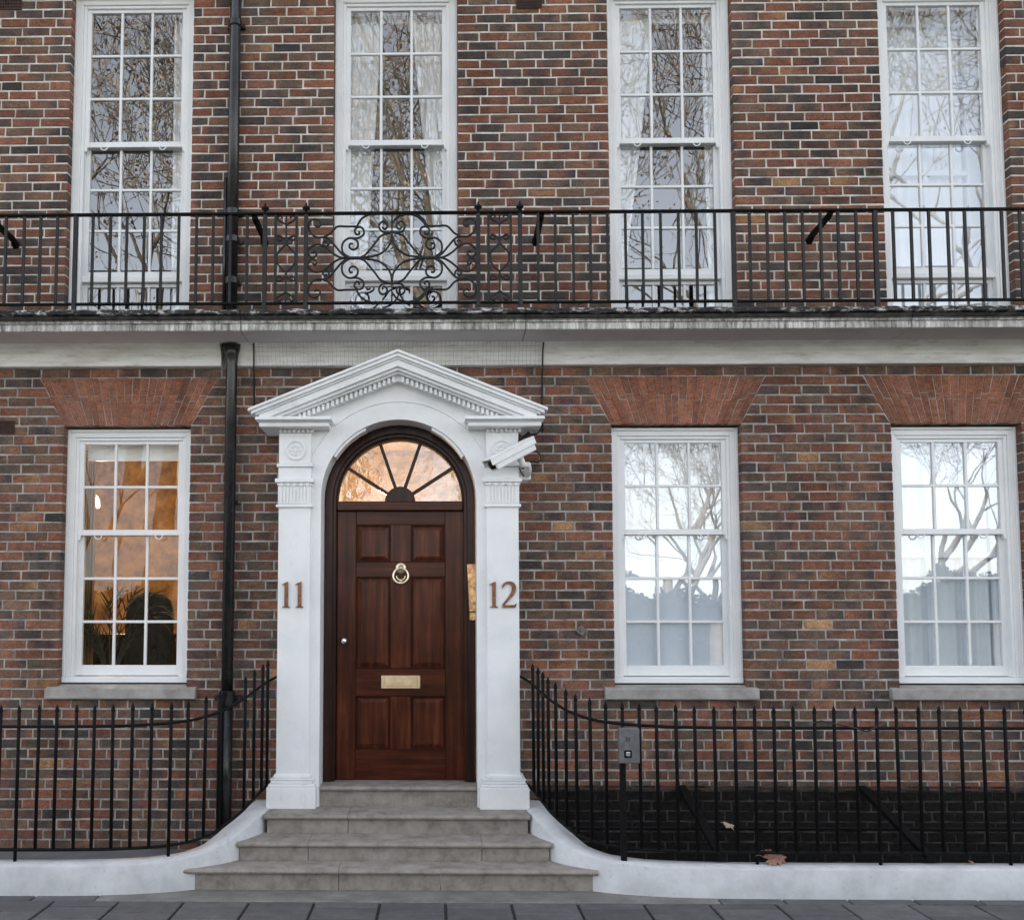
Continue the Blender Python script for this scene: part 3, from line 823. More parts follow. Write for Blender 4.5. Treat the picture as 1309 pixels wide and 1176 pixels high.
curtain('white net curtain behind the balcony window furthest from the drainpipe', UW[3][0] - .02, UW[3][1] + .02, UW[3][1] + .02, 4.02, 6.75, 0.40, 'blind', 12, 0.02)
curtain('white net curtain behind the frosted blind', LW[1][0] - .02, LW[1][1] + .02, LW[1][1] + .02, 1.9, 3.22, 0.27, 'sheer', 12, 0.02)

# furniture in the lit room
ch = tag(empty('armchair'), 'tall black rounded armchair inside the lit ground floor window', 'chair')
def outline_solid(poly, y0, y1, name, mat, par, bev=0.03):
    m1 = MB(); m1.prism(poly, y0, y1); return m1.build(name, mat, par, bevel=bev, seg=2)
c0x, Yc = xp(190, 0.85, 760), 0.85
pts = []
for i in range(13):
    a = math.pi * i / 12
    pts.append((c0x + 0.20 * math.cos(a), 1.80 + 0.19 * math.sin(a)))
outline_solid([(c0x - 0.20, 0.9), (c0x + 0.20, 0.9)] + pts, Yc, Yc + 0.10, 'backrest', 'black_cloth', ch)
m1 = MB(); m1.box(c0x - 0.29, c0x + 0.29, Yc + 0.1, Yc + 0.62, 0.86, 1.02); m1.build('seat', 'black_cloth', ch, bevel=0.03, seg=2)
for s in (-1, 1):
    m1 = MB(); m1.box(c0x + s * 0.29 - 0.045, c0x + s * 0.29 + 0.045, Yc + 0.05, Yc + 0.58, 1.02, 1.22); m1.build('armrest', 'black_cloth', ch, bevel=0.03, seg=2)
    for yy in (Yc + 0.08, Yc + 0.56):
        m1 = MB(); m1.box(c0x + s * 0.24 - 0.025, c0x + s * 0.24 + 0.025, yy - .025, yy + .025, 0.5, 0.87); m1.build('leg', 'black_cloth', ch)
pl = tag(empty('potted_palm'), 'dark feathery potted palm inside the lit ground floor window', 'plant')
px0, pyy = xp(140, 0.42, 820), 0.44
m1 = MB(); m1.lathe([(0.10, 0.93), (0.14, 1.19), (0.15, 1.21)], (px0, pyy, 0), n=16); m1.build('pot', 'cabinet', pl, smooth=True)
m1 = MB(); m1.lathe([(0.16, 0.5), (0.05, 0.53), (0.04, 0.9), (0.17, 0.915), (0.17, 0.929)], (px0, pyy, 0), n=16); m1.build('stand', 'wood_dark', pl, smooth=True)
rp = random.Random(3)
for kf in range(13):
    az = rp.uniform(-0.5, math.pi + 0.5); ln = rp.uniform(0.5, 0.85); rise = rp.uniform(0.9, 1.7)
    m1 = MB(); prevp = None
    pth = []
    for i in range(12):
        t = i / 11
        r = ln * t * (0.65)
        pth.append(Vector((px0 + math.cos(az) * r, pyy + 0.3 * math.sin(az) * r * 0.5, 1.2 + rise * (1.2 * t - 0.75 * t * t))))
    m1.tube(pth, [0.006 * (1 - 0.7 * i / 11) for i in range(12)], 5)
    for i in range(3, 12):
        p = pth[i]; tdir = (pth[i] - pth[i - 1]).normalized(); L = 0.22 * (1 - 0.4 * i / 12)
        for s in (-1, 1):
            sd = (Vector((0, s, 0.2)) * 0.5 + tdir * 0.9 + Vector((s * 0.25, 0, -0.25))).normalized()
            q = p + sd * L; w = tdir.cross(sd).normalized() * 0.0 + tdir * 0.014
            m1.add([p - w, p + w, q], [(0, 1, 2)])
    m1.build('frond', 'palm', pl, recalc=False)
sb = tag(empty('sideboard'), 'dark brown sideboard behind the palm in the lit room', 'sideboard')
m1 = MB(); m1.box(-3.3, -2.28, 1.0, 1.4, 0.5, 1.60); m1.build('carcass', 'wood_dark', sb, bevel=0.01)
m1 = MB(); m1.box(-3.33, -2.25, 0.97, 1.42, 1.601, 1.63); m1.build('top', 'wood_h', sb, bevel=0.006)
cb = tag(empty('cabinet'), 'orange wooden cabinet beside the black armchair in the lit room', 'cabinet')
xq = xp(222, 1.4, 830)
m1 = MB(); m1.box(xq - 0.16, xq + 0.5, 1.3, 1.7, 0.5, 1.55); m1.build('carcass', 'cabinet', cb, bevel=0.01)
for s in (0, 1):
    m1 = MB(); m1.box(xq - 0.14 + s * 0.325, xq - 0.14 + s * 0.325 + 0.30, 1.283, 1.298, 0.56, 1.50); m1.build('door', 'cabinet', cb, bevel=0.006)
def lamp(label, x, y, z, watts, col, r=0.05):
    e = tag(empty('wall_lamp'), label, 'lamp')
    m1 = MB(); m1.lathe([(r * 0.6, r), (r, r * 0.3), (r * 1.1, -r), (r * 0.9, -r * 1.2)], (x, y, z)); m1.build('lamp_shade', 'lampglow', e, smooth=True)
    m1 = MB(); m1.tube([(x, y, z + r), (x, y + 0.06, z + r * 2), (x, y + 0.1, z + r)], 0.008, 6); m1.build('bracket', 'brass', e, smooth=True)
    L = bpy.data.lights.new('bulb', 'POINT'); L.energy = watts; L.color = col; L.shadow_soft_size = 0.08
    lo = bpy.data.objects.new('bulb', L); scene.collection.objects.link(lo); lo.location = (x, y - 0.1, z); lo.parent = e
    return e
lamp('glowing wall lamp behind the lit ground floor window', xp(120, 1.2, 640), 1.2, zp(640, 1.2), 29, (1.0, 0.74, 0.45), 0.05)
lamp('glowing wall lamp in the entrance hall behind the fanlight', -0.62, 1.9, 2.75, 8.5, (1.0, 0.76, 0.46))
# the hall wall behind the fanlight glows by that lamp alone

# ------------------------------------------------------------------ air bricks, anchor plate
def air_brick(xc, zc, w=0.215, h=0.14):
    m1 = MB(); m1.box(xc - w / 2, xc + w / 2, -0.004, 0.02, zc - h / 2, zc + h / 2)
    ab = m1.build('air_brick', 'terracotta', house)
    m2 = MB()
    for i in range(10): m2.box(xc - w / 2 + w * i / 9 - .003, xc - w / 2 + w * i / 9 + .003, -0.011, -0.0045, zc - h / 2, zc + h / 2)
    for j in range(5): m2.box(xc - w / 2, xc + w / 2, -0.010, -0.0050, zc - h / 2 + h * j / 4 - .004, zc - h / 2 + h * j / 4 + .004)
    m2.build('grid', 'terracotta', ab)
for (x, y) in ((2, 547), (12, 5), (676, 3)):
    p = bp(x, y, 0); air_brick(p.x, p.z, 0.2, 0.1)
p = bp(743, 806, -0.01)
m1 = MB(); mt = Matrix.Translation(p) @ Matrix.Rotation(R_(35), 4, 'Y'); m1.box(-.03, .03, -.012, .01, -.03, .03, mt); m1.tube([p + Vector((0, -.03, 0)), p], .009, 8)
m1.build('anchor_plate', 'steel', house, bevel=0.003)

# ------------------------------------------------------------------ stucco band and balcony slab
XP1 = xp(293, -0.06, 460)                       # centre of the lower drainpipe
def band(x0, x1):
    prof = [(0.02, 3.702), (-0.055, 3.702), (-0.060, 3.708), (-0.060, 3.768), (-0.066, 3.80), (-0.082, 3.830), (-0.110, 3.852), (-0.150, 3.8595), (0.02, 3.8595)]
    m1 = MB(); m1.extr_x(prof, x0, x1); return m1.build('stucco_band', 'band', house, recalc=True)
band(WX0, XP1 - 0.062); band(XP1 + 0.062, WX1)
xj = [WX0 - 0.3, xp(-170, -.45, 415), xp(308, -.45, 415), xp(672, -.45, 415), xp(1165, -.45, 415), WX1 + 0.3]
for a, b in zip(xj[:-1], xj[1:]):
    a += 0.003; b -= 0.003
    m1 = MB(); m1.extr_x([(0.03, 3.86), (-0.44, 3.86), (-0.44, 3.97), (0.03, 3.97)], a, b)
    sl = m1.build('balcony_slab', 'soffit', house)
    m1 = MB(); m1.extr_x([(-0.4405, 3.862), (-0.452, 3.862), (-0.455, 3.868), (-0.455, 3.905), (-0.449, 3.909), (-0.449, 3.914), (-0.464, 3.917), (-0.466, 3.926), (-0.479, 3.932), (-0.4405, 3.934)], a, b)
    m1.build('fascia_moulding', 'fascia', sl)
    m1 = MB(); m1.extr_x([(-0.4405, 3.9345), (-0.458, 3.935), (-0.470, 3.945), (-0.482, 3.964), (-0.4405, 3.9695)], a, b); m1.build('cove_moulding', 'cove', sl)
    # uneven flaking lip
    m1 = MB(); n = max(4, int((b - a) / 0.03)); rr = random.Random(int(a * 100) + 900)
    vs = []
    for i in range(n + 1):
        x = a + (b - a) * i / n
        d = rr.uniform(-0.004, 0.004); e = rr.uniform(-0.005, 0.004)
        vs += [(x, 0.03, 3.9705), (x, -0.478 + d, 3.9705), (x, -0.502 + d, 3.976 + e * 0.4), (x, -0.506 + d, 4.0 + e), (x, -0.488 + d, 4.012 + e), (x, 0.03, 4.016)]
    fs = [tuple(range(5, -1, -1)), tuple(n * 6 + q for q in range(6))]
    for i in range(n):
        for q in range(6):
            q2 = (q + 1) % 6
            fs.append((i * 6 + q, i * 6 + q2, (i + 1) * 6 + q2, (i + 1) * 6 + q))
    m1.add(vs, fs); m1.build('lip', 'lip', sl)

# ------------------------------------------------------------------ door surround
CX = -0.293
YB = -0.24                                       # face of the arched backing
R0 = 0.578                                       # radius of the arched opening
ZS = 2.666                                       # springing
HALF = 0.885
# backing: spandrel wall with arched opening
def arch_pts(r, zc, n=28): return [(CX + r * math.cos(math.pi * i / n), zc + r * math.sin(math.pi * i / n)) for i in range(n + 1)]
zTy = 3.46
mb = MB()
ap = arch_pts(R0, ZS)                            # right -> left
outer_r, outer_l = CX + HALF - 0.01, CX - HALF + 0.01
def ring(poly_in, poly_out, y0, y1, mb):
    n = len(poly_in)
    vs = [(x, y0, z) for x, z in poly_in] + [(x, y0, z) for x, z in poly_out] + [(x, y1, z) for x, z in poly_in] + [(x, y1, z) for x, z in poly_out]
    fs = []
    for i in range(n - 1):
        fs += [(i, i + 1, n + i + 1, n + i), (2 * n + i, 3 * n + i, 3 * n + i + 1, 2 * n + i + 1), (i, 2 * n + i, 2 * n + i + 1, i + 1), (n + i, n + i + 1, 3 * n + i + 1, 3 * n + i)]
    fs += [(0, n, 3 * n, 2 * n), (n - 1, 2 * n - 1 + 2 * n - n + 0, 4 * n - 1, 2 * n - 1)] if False else [(0, n, 3 * n, 2 * n), (n - 1, 3 * n - 1, 4 * n - 1, 2 * n - 1)]
    mb.add(vs, fs)
pin = [(CX + R0, 0.39)] + ap + [(CX - R0, 0.39)]
def outp(p):
    x, z = p
    if z <= ZS + 1e-6: return (outer_r if x > CX else outer_l, z)
    a = math.atan2(z - ZS, x - CX)
    # project on the rectangle / gable
    t = 99
    c, s = math.cos(a), math.sin(a)
    if c > 1e-6: t = min(t, (outer_r - CX) / c)
    if c < -1e-6: t = min(t, (outer_l - CX) / c)
    # gable line z = zg - m*|x-CX|
    zg, m_ = 3.62, 0.385
    t = min(t, (zg - ZS) / (s + m_ * abs(c)))
    return (CX + c * t, ZS + s * t)
ring(pin, [outp(p) for p in pin], YB, 0.01, mb)
sur = mb.build('door_surround', 'surround', house)
# archivolt moulding: thin raised outer bead
m1 = MB(); r1 = R0 + 0.135
m1.tube([(x, YB - 0.001, z) for x, z in arch_pts(r1, ZS, 36)], 0.006, 6); m1.build('archivolt_bead', 'surround', sur, smooth=True)
# curved white strips under the arch
for a0, a1 in ((116, 148), (32, 64)):
    m1 = MB(); n = 10
    pi_, po_ = [], []
    for i in range(n + 1):
        a = R_(a0 + (a1 - a0) * i / n)
        pi_.append((CX + (R0 - 0.022) * math.cos(a), ZS + (R0 - 0.022) * math.sin(a))); po_.append((CX + (R0 - 0.002) * math.cos(a), ZS + (R0 - 0.002) * math.sin(a)))
    ring(pi_, po_, YB + 0.015, YB + 0.13, m1); m1.build('arch_strip', 'surround', sur)
YP = -0.285                                      # pilaster face
def pilaster(s):
    cxp = CX + s * 0.769
    hw = 0.118
    m1 = MB(); m1.box(cxp - hw, cxp + hw, YP, 0.01, 0.62, 2.62)
    pil = m1.build('pilaster', 'surround', sur, bevel=0.004)
    m1 = MB()
    for (w, y, z0, z1) in ((0.061, -0.052, 0.391, 0.545), (0.050, -0.042, 0.546, 0.566), (0.034, -0.030, 0.567, 0.592), (0.038, -0.034, 0.593, 0.604), (0.014, -0.012, 0.605, 0.632)):
        m1.box(cxp - hw - w, cxp + hw + w, YP + y, 0.008, z0, z1)
    m1.build('pilaster_base', 'surround', pil, bevel=0.006, seg=2)
    zz = lambda y: zp(y, YP)
    m1 = MB()
    for (w, y, ya, yb) in ((0.018, -0.018, 648.4, 644.5), (0.006, -0.004, 644.3, 620.5), (0.012, -0.010, 620.3, 617.0), (0.026, -0.026, 616.8, 611.6), (0.004, -0.003, 611.4, 597), (0.016, -0.016, 596.8, 592.4), (0.002, -0.001, 592.2, 553.2), (0.02, -0.018, 546.9, 543)):
        m1.box(cxp - hw - w, cxp + hw + w, YP + y, 0.006, zz(ya), zz(yb))
    cap = m1.build('capital', 'surround', pil, bevel=0.004)
    m1 = MB()
    for i in range(9):                            # flutes of the neck
        x = cxp - hw + 0.018 + (2 * hw - 0.036) * i / 8
        m1.box(x - 0.0065, x + 0.0065, YP - 0.012, YP - 0.0035, zz(643.5), zz(622))
    for i in range(5):                            # drops
        x = cxp - hw + 0.02 + (2 * hw - 0.04) * i / 4
        m1.lathe([(0.001, -0.012), (0.016, -0.004), (0.018, 0.0)], (x, YP - 0.009, zz(619.5)), 'y', 10)
    m1.build('fluting', 'surround', pil)
    m1 = MB(); m1.box(cxp - hw - 0.001, cxp + hw + 0.001, YP - 0.002, 0.004, zz(553.1), zz(547))
    for i in range(8):
        x = cxp - hw + 0.012 + (2 * hw + 0.02) * i / 7.6
        m1.box(x - 0.010, x + 0.010, YP - 0.022, YP - 0.0025, zz(552.9), zz(547.2))
    m1.build('dentil_course', 'surround', pil, bevel=0.002)
    zc = zz(575.4)
    m1 = MB(); m1.lathe([(0.075, 0), (0.075, -0.010), (0.066, -0.013), (0.060, -0.006), (0.052, -0.004), (0.02, -0.006), (0.012, -0.012), (0.002, -0.013)], (cxp + s * -0.006, YP - 0.001, zc), 'y', 28)
    for i in range(8):
        a = 2 * math.pi * i / 8
        m1.lathe([(0.013, -0.002), (0.011, -0.008), (0.003, -0.011)], (cxp + s * -0.006 + 0.033 * math.cos(a), YP - 0.003, zc + 0.033 * math.sin(a)), 'y', 10)
    m1.build('rosette', 'surround', pil, smooth=False)
    return pil
pilaster(-1); pilaster(1)
# pediment: raking cornice in stepped layers
YPD = -0.44
apx = bp(508.5, 446, YPD); tipL = bp(316.5, 522, YPD); tipR = bp(700.5, 520.5, YPD)
HW = (tipR.x - tipL.x) / 2; ZE = (tipL.z + tipR.z) / 2; ZA = apx.z; PCX = (tipL.x + tipR.x) / 2
slope = (ZA - ZE) / HW
def chevron(t0, t1, yfront, w, yb=0.005):
    """layer between vertical offsets t0 and t1 below the top line, ending at half width w"""
    def top(x, t): return ZA - t - slope * abs(x)
    zc = ZE - 0.0
    w2 = w - 0.0
    poly_top = [(PCX + w, top(w, t0)), (PCX, top(0, t0)), (PCX - w, top(w, t0))]
    poly_bot = [(PCX - w, top(w, t1)), (PCX, top(0, t1)), (PCX + w, top(w, t1))]
    m1 = MB()
    vs = [(x, yfront, z) for x, z in poly_top + poly_bot] + [(x, yb, z) for x, z in poly_top + poly_bot]
    m1.add(vs, [(0, 1, 4, 5), (1, 2, 3, 4), (7, 6, 11, 10), (8, 7, 10, 9), (1, 0, 6, 7), (2, 1, 7, 8), (4, 3, 9, 10), (5, 4, 10, 11), (0, 5, 11, 6), (3, 2, 8, 9)])
    return m1
for (t0, t1, yf_, w) in ((0.0, 0.022, YPD, HW), (0.0225, 0.050, YPD + 0.012, HW - 0.022), (0.0505, 0.066, YPD + 0.028, HW - 0.05), (0.0665, 0.118, YPD + 0.040, HW - 0.075), (0.1185, 0.142, YPD + 0.062, HW - 0.12), (0.1425, 0.160, YPD + 0.09, HW - 0.20)):
    chevron(t0, t1, yf_, w).build('raking_cornice', 'surround', sur, bevel=0.004)
m1 = chevron(0.1605, 0.205, YB - 0.062, HW - 0.30); m1.build('raking_bed', 'surround', sur)
for s in (-1, 1):
    m1 = MB(); nd = 21
    for i in range(nd):
        xx = 0.035 + (HW - 0.40) * i / (nd - 1)
        zt = ZA - 0.163 - slope * xx
        x0, x1 = sorted((PCX + s * (xx - 0.0105), PCX + s * (xx + 0.0105)))
        m1.box(x0, x1, YB - 0.088, YB - 0.0625, zt - 0.044, zt)
    m1.build('dentil_course', 'surround', sur, bevel=0.002)
# short horizontal cornices over the pilasters
for s in (-1, 1):
    xa, xb = (xp(326, -0.43, 540), xp(423.5, -0.43, 540)) if s < 0 else (xp(594.5, -0.43, 540), xp(696.5, -0.43, 540))
    z3, z2, z1, z0 = zp(531.8, -0.43), zp(536.2, -0.43), zp(543.6, -0.43), zp(547, -0.4)
    for (ins, yf_, za, zb) in ((0.0, YPD + 0.006, z2 + .0005, z3), (0.010, YPD + 0.03, (z2 + z1) / 2 + .012, z2), (0.022, YPD + 0.045, z1, (z2 + z1) / 2 + .0115)):
        m1 = MB(); m1.box(xa + ins, xb - ins, yf_, 0.004, za, zb); m1.build('cornice', 'surround', sur, bevel=0.004)

# ------------------------------------------------------------------ door, frame, fanlight
YD = 0.075
RF = 0.576
mb = MB()
pin = [(CX + 0.488, 0.535)] + arch_pts(0.488, ZS) + [(CX - 0.488, 0.535)]
pout = [(CX + RF, 0.535)] + arch_pts(RF, ZS) + [(CX - RF, 0.535)]
ring(pin, pout, 0.012, 0.14, mb)
fr = mb.build('door_frame', 'wood_dark', house, bevel=0.006)
mb = MB()
p2i = [(CX + 0.512, 0.535)] + arch_pts(0.512, ZS) + [(CX - 0.512, 0.535)]
p2o = [(CX + RF - .001, 0.535)] + arch_pts(RF - .001, ZS) + [(CX - RF + .001, 0.535)]
ring(p2i, p2o, -0.018, 0.0115, mb); mb.build('frame_moulding', 'wood_dark', fr, bevel=0.006)
mb = MB(); mb.box(CX - 0.4875, CX + 0.4875, 0.02, 0.135, zp(653, .05), zp(640.5, .02)); mb.build('transom', 'wood_h', fr, bevel=0.008)
mb = MB()
ring([(CX + 0.455, 0.537), (CX + 0.455, 2.56), (CX - 0.455, 2.56), (CX - 0.455, 0.537)], [(CX + 0.55, 0.537), (CX + 0.55, 2.63), (CX - 0.55, 2.63), (CX - 0.55, 0.537)], 0.141, 0.17, mb); mb.build('door_stop', 'wood_dark', fr)
# leaf: recessed core with stiles, rails and raised panels
dz0, dz1 = 0.537, zp(653.5, YD)
dx0, dx1 = xp(430.3, YD, 850), xp(594, YD, 850)
def dx(x, y=850): return xp(x, YD, y)
def dzz(y): return zp(y, YD)
mb = MB(); mb.box(dx0, dx1, YD + 0.020, YD + 0.05, dz0, dz1); door = mb.build('front_door', 'wood_v', house)
PX_L, PX_R = (dx(454.5), dx(499)), (dx(525.2), dx(569.3))
rowsz = [(dzz(718.5), dzz(670.5)), (dzz(854), dzz(737)), (dzz(958), dzz(890))]
mb = MB(); mb.box(dx0, PX_L[0], YD, YD + 0.0195, dz0, dz1); mb.build('stile', 'wood_v', door, bevel=0.003)
mb = MB(); mb.box(PX_R[1], dx1, YD, YD + 0.0195, dz0, dz1); mb.build('stile', 'wood_v', door, bevel=0.003)
zr = [dz0, rowsz[2][0], rowsz[2][1], rowsz[1][0], rowsz[1][1], rowsz[0][0], rowsz[0][1], dz1]
for a, b in ((0, 1), (2, 3), (4, 5), (6, 7)):
    mb = MB(); mb.box(PX_L[0] + .0008, PX_R[1] - .0008, YD + .0004, YD + 0.0193, zr[a], zr[b]); mb.build('rail', 'wood_h', door, bevel=0.003)
for a, b in rowsz:
    mb = MB(); mb.box(PX_L[1], PX_R[0], YD + .0006, YD + 0.0191, a + .0008, b - .0008); mb.build('muntin', 'wood_v', door, bevel=0.003)
    for xa, xb in (PX_L, PX_R):
        m1 = MB(); g = 0.010; bw = 0.034
        o_ = [(xa + g, a + g), (xb - g, a + g), (xb - g, b - g), (xa + g, b - g)]
        i_ = [(xa + g + bw, a + g + bw), (xb - g - bw, a + g + bw), (xb - g - bw, b - g - bw), (xa + g + bw, b - g - bw)]
        vs = [(x, YD + 0.0185, z) for x, z in o_] + [(x, YD + 0.004, z) for x, z in i_] + [(x, YD + 0.003, z) for x, z in i_]
        fs = [(8, 9, 10, 11)] + [(k, (k + 1) % 4, 4 + (k + 1) % 4, 4 + k) for k in range(4)] + [(4 + k, 4 + (k + 1) % 4, 8 + (k + 1) % 4, 8 + k) for k in range(4)]
        m1.add(vs, fs); m1.build('panel', 'wood_v', door)
        # bolection bead round the panel
        m1 = MB(); h = 0.007
        m1.box(xa + .001, xb - .001, YD + 0.001, YD + 0.0192, a + .001, a + h); m1.box(xa + .001, xb - .001, YD + 0.001, YD + 0.0192, b - h, b - .001)
        m1.box(xa + .001, xa + h, YD + 0.0012, YD + 0.0190, a + h, b - h); m1.box(xb - h, xb - .001, YD + 0.0012, YD + 0.0190, a + h, b - h)
        m1.build('panel_bead', 'wood_dark', door, bevel=0.002)
# letter plate, knob, knocker
lx0, lx1, lz0, lz1 = dx(487, 870), dx(537.5, 870), dzz(880), dzz(863)
mb = MB(); mb.box(lx0, lx1, YD - 0.010, YD + 0.0002, lz0, lz1); lp = mb.build('letter_plate', 'brass_pale', door, bevel=0.004)
mb = MB(); mb.box(lx0 + 0.028, lx1 - 0.022, YD - 0.015, YD - 0.0105, lz0 + 0.018, lz1 - 0.018); mb.build('letter_flap', 'brass_pale', door, bevel=0.003)
p = bp(440, 819, YD)
mb = MB(); mb.lathe([(0.026, 0.0), (0.026, -0.006), (0.012, -0.010), (0.011, -0.03), (0.024, -0.04), (0.027, -0.05), (0.018, -0.062), (0.003, -0.066)], (p.x, YD - 0.0002, p.z), 'y', 20); mb.build('door_knob', 'chrome', door, smooth=True)
p = bp(512.5, 726, YD)
mb = MB(); mb.lathe([(0.043, 0.0), (0.043, -0.008), (0.034, -0.014), (0.014, -0.016), (0.013, -0.04), (0.004, -0.045)], (p.x, YD - 0.0002, p.z), 'y', 22)
q = bp(512.5, 736, YD)
mb.tube([(q.x + 0.058 * math.cos(a), YD - 0.036 + 0.012 * math.sin(a), q.z + 0.058 * math.sin(a)) for a in [2 * math.pi * i / 32 for i in range(33)]], 0.0095, 8, cap=False)
mb.lathe([(0.018, 0.0), (0.020, -0.02), (0.012, -0.046), (0.002, -0.05)], (q.x, YD - 0.0002, q.z - 0.054), 'y', 14)
mb.tube([(q.x + 0.034 * math.cos(a), YD - 0.02, q.z + 0.034 * math.sin(a)) for a in [math.pi + math.pi * i / 14 for i in range(15)]], 0.006, 6)
mb.build('door_knocker', 'brass', door, smooth=True)
# fanlight
YG = 0.085
fz = zp(640.5, 0.02)
mb = MB(); rg = 0.4905
ring([(CX + 0.476 * math.cos(a), fz + 0.476 * math.sin(a)) for a in [math.pi * i / 28 for i in range(29)]],
     [(CX + rg * math.cos(a), fz + rg * math.sin(a)) for a in [math.pi * i / 28 for i in range(29)]], 0.05, 0.11, mb)
fan = mb.build('fanlight', 'wood_dark', house, bevel=0.003)
angs = [R_(33), R_(71), R_(109), R_(147)]
HUB = 0.118
for a in angs:
    c, s = math.cos(a), math.sin(a)
    w = 0.0125
    m1 = MB(); m1.prism([(CX + c * HUB * 0.9 + s * w, fz + s * HUB * 0.9 - c * w), (CX + c * 0.479 + s * w, fz + s * 0.479 - c * w), (CX + c * 0.479 - s * w, fz + s * 0.479 + c * w), (CX + c * HUB * 0.9 - s * w, fz + s * HUB * 0.9 + c * w)], 0.056, 0.10)
    m1.build('glazing_bar', 'wood_dark', fan, bevel=0.004)
m1 = MB(); m1.prism([(CX + HUB * math.cos(math.pi * i / 16), fz + HUB * math.sin(math.pi * i / 16)) for i in range(17)], 0.052, 0.10); m1.build('hub', 'wood_dark', fan, bevel=0.003)
def amber_mat():
    m, nt, p = newmat('fanlight_glass')
    out = nt.nodes['Material Output']
    g = N(nt, 'ShaderNodeBsdfGlossy'); g.inputs['Roughness'].default_value = 0.01
    t = N(nt, 'ShaderNodeBsdfTransparent'); t.inputs['Color'].default_value = (0.92, 0.86, 0.76, 1)
    mx = N(nt, 'ShaderNodeMixShader'); mx.inputs[0].default_value = 0.22
    b = N(nt, 'ShaderNodeBump', Strength=0.4, Distance=0.006)
    nt.links.new(noise(nt, coords(nt), 9, 3, 0.5), b.inputs['Height'])
    nt.links.new(b.outputs['Normal'], g.inputs['Normal'])
    nt.links.new(t.outputs[0], mx.inputs[1]); nt.links.new(g.outputs[0], mx.inputs[2])
    nt.links.new(mx.outputs[0], out.inputs['Surface'])
    return m
M['amber'] = amber_mat()
ed = [0] + angs + [math.pi]
for a0, a1 in zip(ed[:-1], ed[1:]):
    n = 8
    pts = [(CX + 0.478 * math.cos(a0 + (a1 - a0) * i / n), fz + 0.478 * math.sin(a0 + (a1 - a0) * i / n)) for i in range(n + 1)] + \
          [(CX + 0.1 * math.cos(a1 + (a0 - a1) * i / n), fz + 0.1 * math.sin(a1 + (a0 - a1) * i / n)) for i in range(n + 1)]
    tl = rw.uniform(-0.003, 0.003)
    m1 = MB(); m1.add([(x, YG + tl * (x - CX) * 2, z) for x, z in pts], [tuple(range(len(pts)))]); m1.build('pane', 'amber', fan, recalc=False)

# ------------------------------------------------------------------ entrance steps
st = tag(empty('entrance_steps'), 'worn grey stone steps rising from the pavement to the front door', 'steps')
Y1, Y2, Y3, Y4 = -1.005, -0.785, -0.515, -0.19
z1, z2, z3, z4 = 0.139, 0.261, 0.391, 0.534
def step(x0, x1, yf, yb, z0, z1, cuts, par=st):
    h = 0.034
    xs = [x0] + cuts + [x1]
    m1 = MB()
    for a, b in zip(xs[:-1], xs[1:]):
        m1.box(a + .0015 + (0.012 if a == x0 else 0), b - .0015 - (0.012 if b == x1 else 0), yf, yb, z0, z1 - h)
    sp = m1.build('step', 'step', st, bevel=0.003)
    for a, b in zip(xs[:-1], xs[1:]):
        m1 = MB()
        prof = [(yb, z1 - h + .0005), (yf - 0.018, z1 - h + .0005), (yf - 0.030, z1 - h + 0.006), (yf - 0.035, z1 - 0.017), (yf - 0.030, z1 - 0.005), (yf - 0.020, z1), (yb, z1 - .0)]
        m1.extr_x(prof, a + .0012, b - .0012); m1.build('tread', 'step', sp, bevel=0.0)
step(-1.665, 1.03, Y1, Y2 + 0.05, -0.02, z1, [xp(433, Y1, 1113), xp(563, Y1, 1113)])
step(-1.352, 0.757, Y2, Y3 + 0.05, z1 - 0.02, z2, [xp(394, Y2, 1078), xp(616, Y2, 1078)])
step(-1.215, 0.640, Y3, Y4 + 0.05, z2 - 0.02, z3, [xp(445, Y3, 1043)])
step(-0.905, 0.320, Y4, 0.22, z3 - 0.02, z4, [])
m1 = MB(); m1.box(-1.21, 0.635, Y4 + 0.02, 0.0, 0.2, z3 - 0.001); m1.box(-0.865, 0.282, 0.0, 0.25, 0.3, 0.5); m1.build('core', 'step', st)

# ------------------------------------------------------------------ low white walls
BASE = [(0.905, -.06), (0.922, -.30), (.94, -.5), (1.00, -.68), (1.10, -.85), (1.22, -.96), (1.365, -1.04), (1.55, -1.1), (1.8, -1.145), (2.1, -1.165), (2.5, -1.17), (7.2, -1.17)]
def smooth(pts, n=4):
    out = []
    P = [Vector(p) for p in pts]
    for i in range(len(P) - 1):
        p0, p1, p2, p3 = P[max(i - 1, 0)], P[i], P[i + 1], P[min(i + 2, len(P) - 1)]
        if (p2 - p1).length > 2:
            out += [p1 + (p2 - p1) * (k / 24) for k in range(24)]
            continue
        nn = n
        if (p3 - p2).length > 2: p3 = p2 + (p2 - p1)
        for k in range(nn):
            t = k / nn
            out.append(0.5 * ((2 * p1) + (-p0 + p2) * t + (2 * p0 - 5 * p1 + 4 * p2 - p3) * t * t + (-p0 + 3 * p1 - 3 * p2 + p3) * t ** 3))
    out.append(P[-1])
    return out
def offset(pl, d):
    o = []
    for i, p in enumerate(pl):
        t = (pl[min(i + 1, len(pl) - 1)] - pl[max(i - 1, 0)]).normalized()
        n = Vector((-t[1], t[0]))
        if n[0] + n[1] < 0: n = -n
        o.append(Vector((p[0] + n[0] * d, p[1] + n[1] * d)))
    return o
BP = smooth(BASE)
def lerp_tab(tab, x):
    if x <= tab[0][0]: return tab[0][1]
    for (a, va), (b, vb) in zip(tab[:-1], tab[1:]):
        if x <= b:
            t = (x - a) / (b - a); return va + (vb - va) * t
    return tab[-1][1]
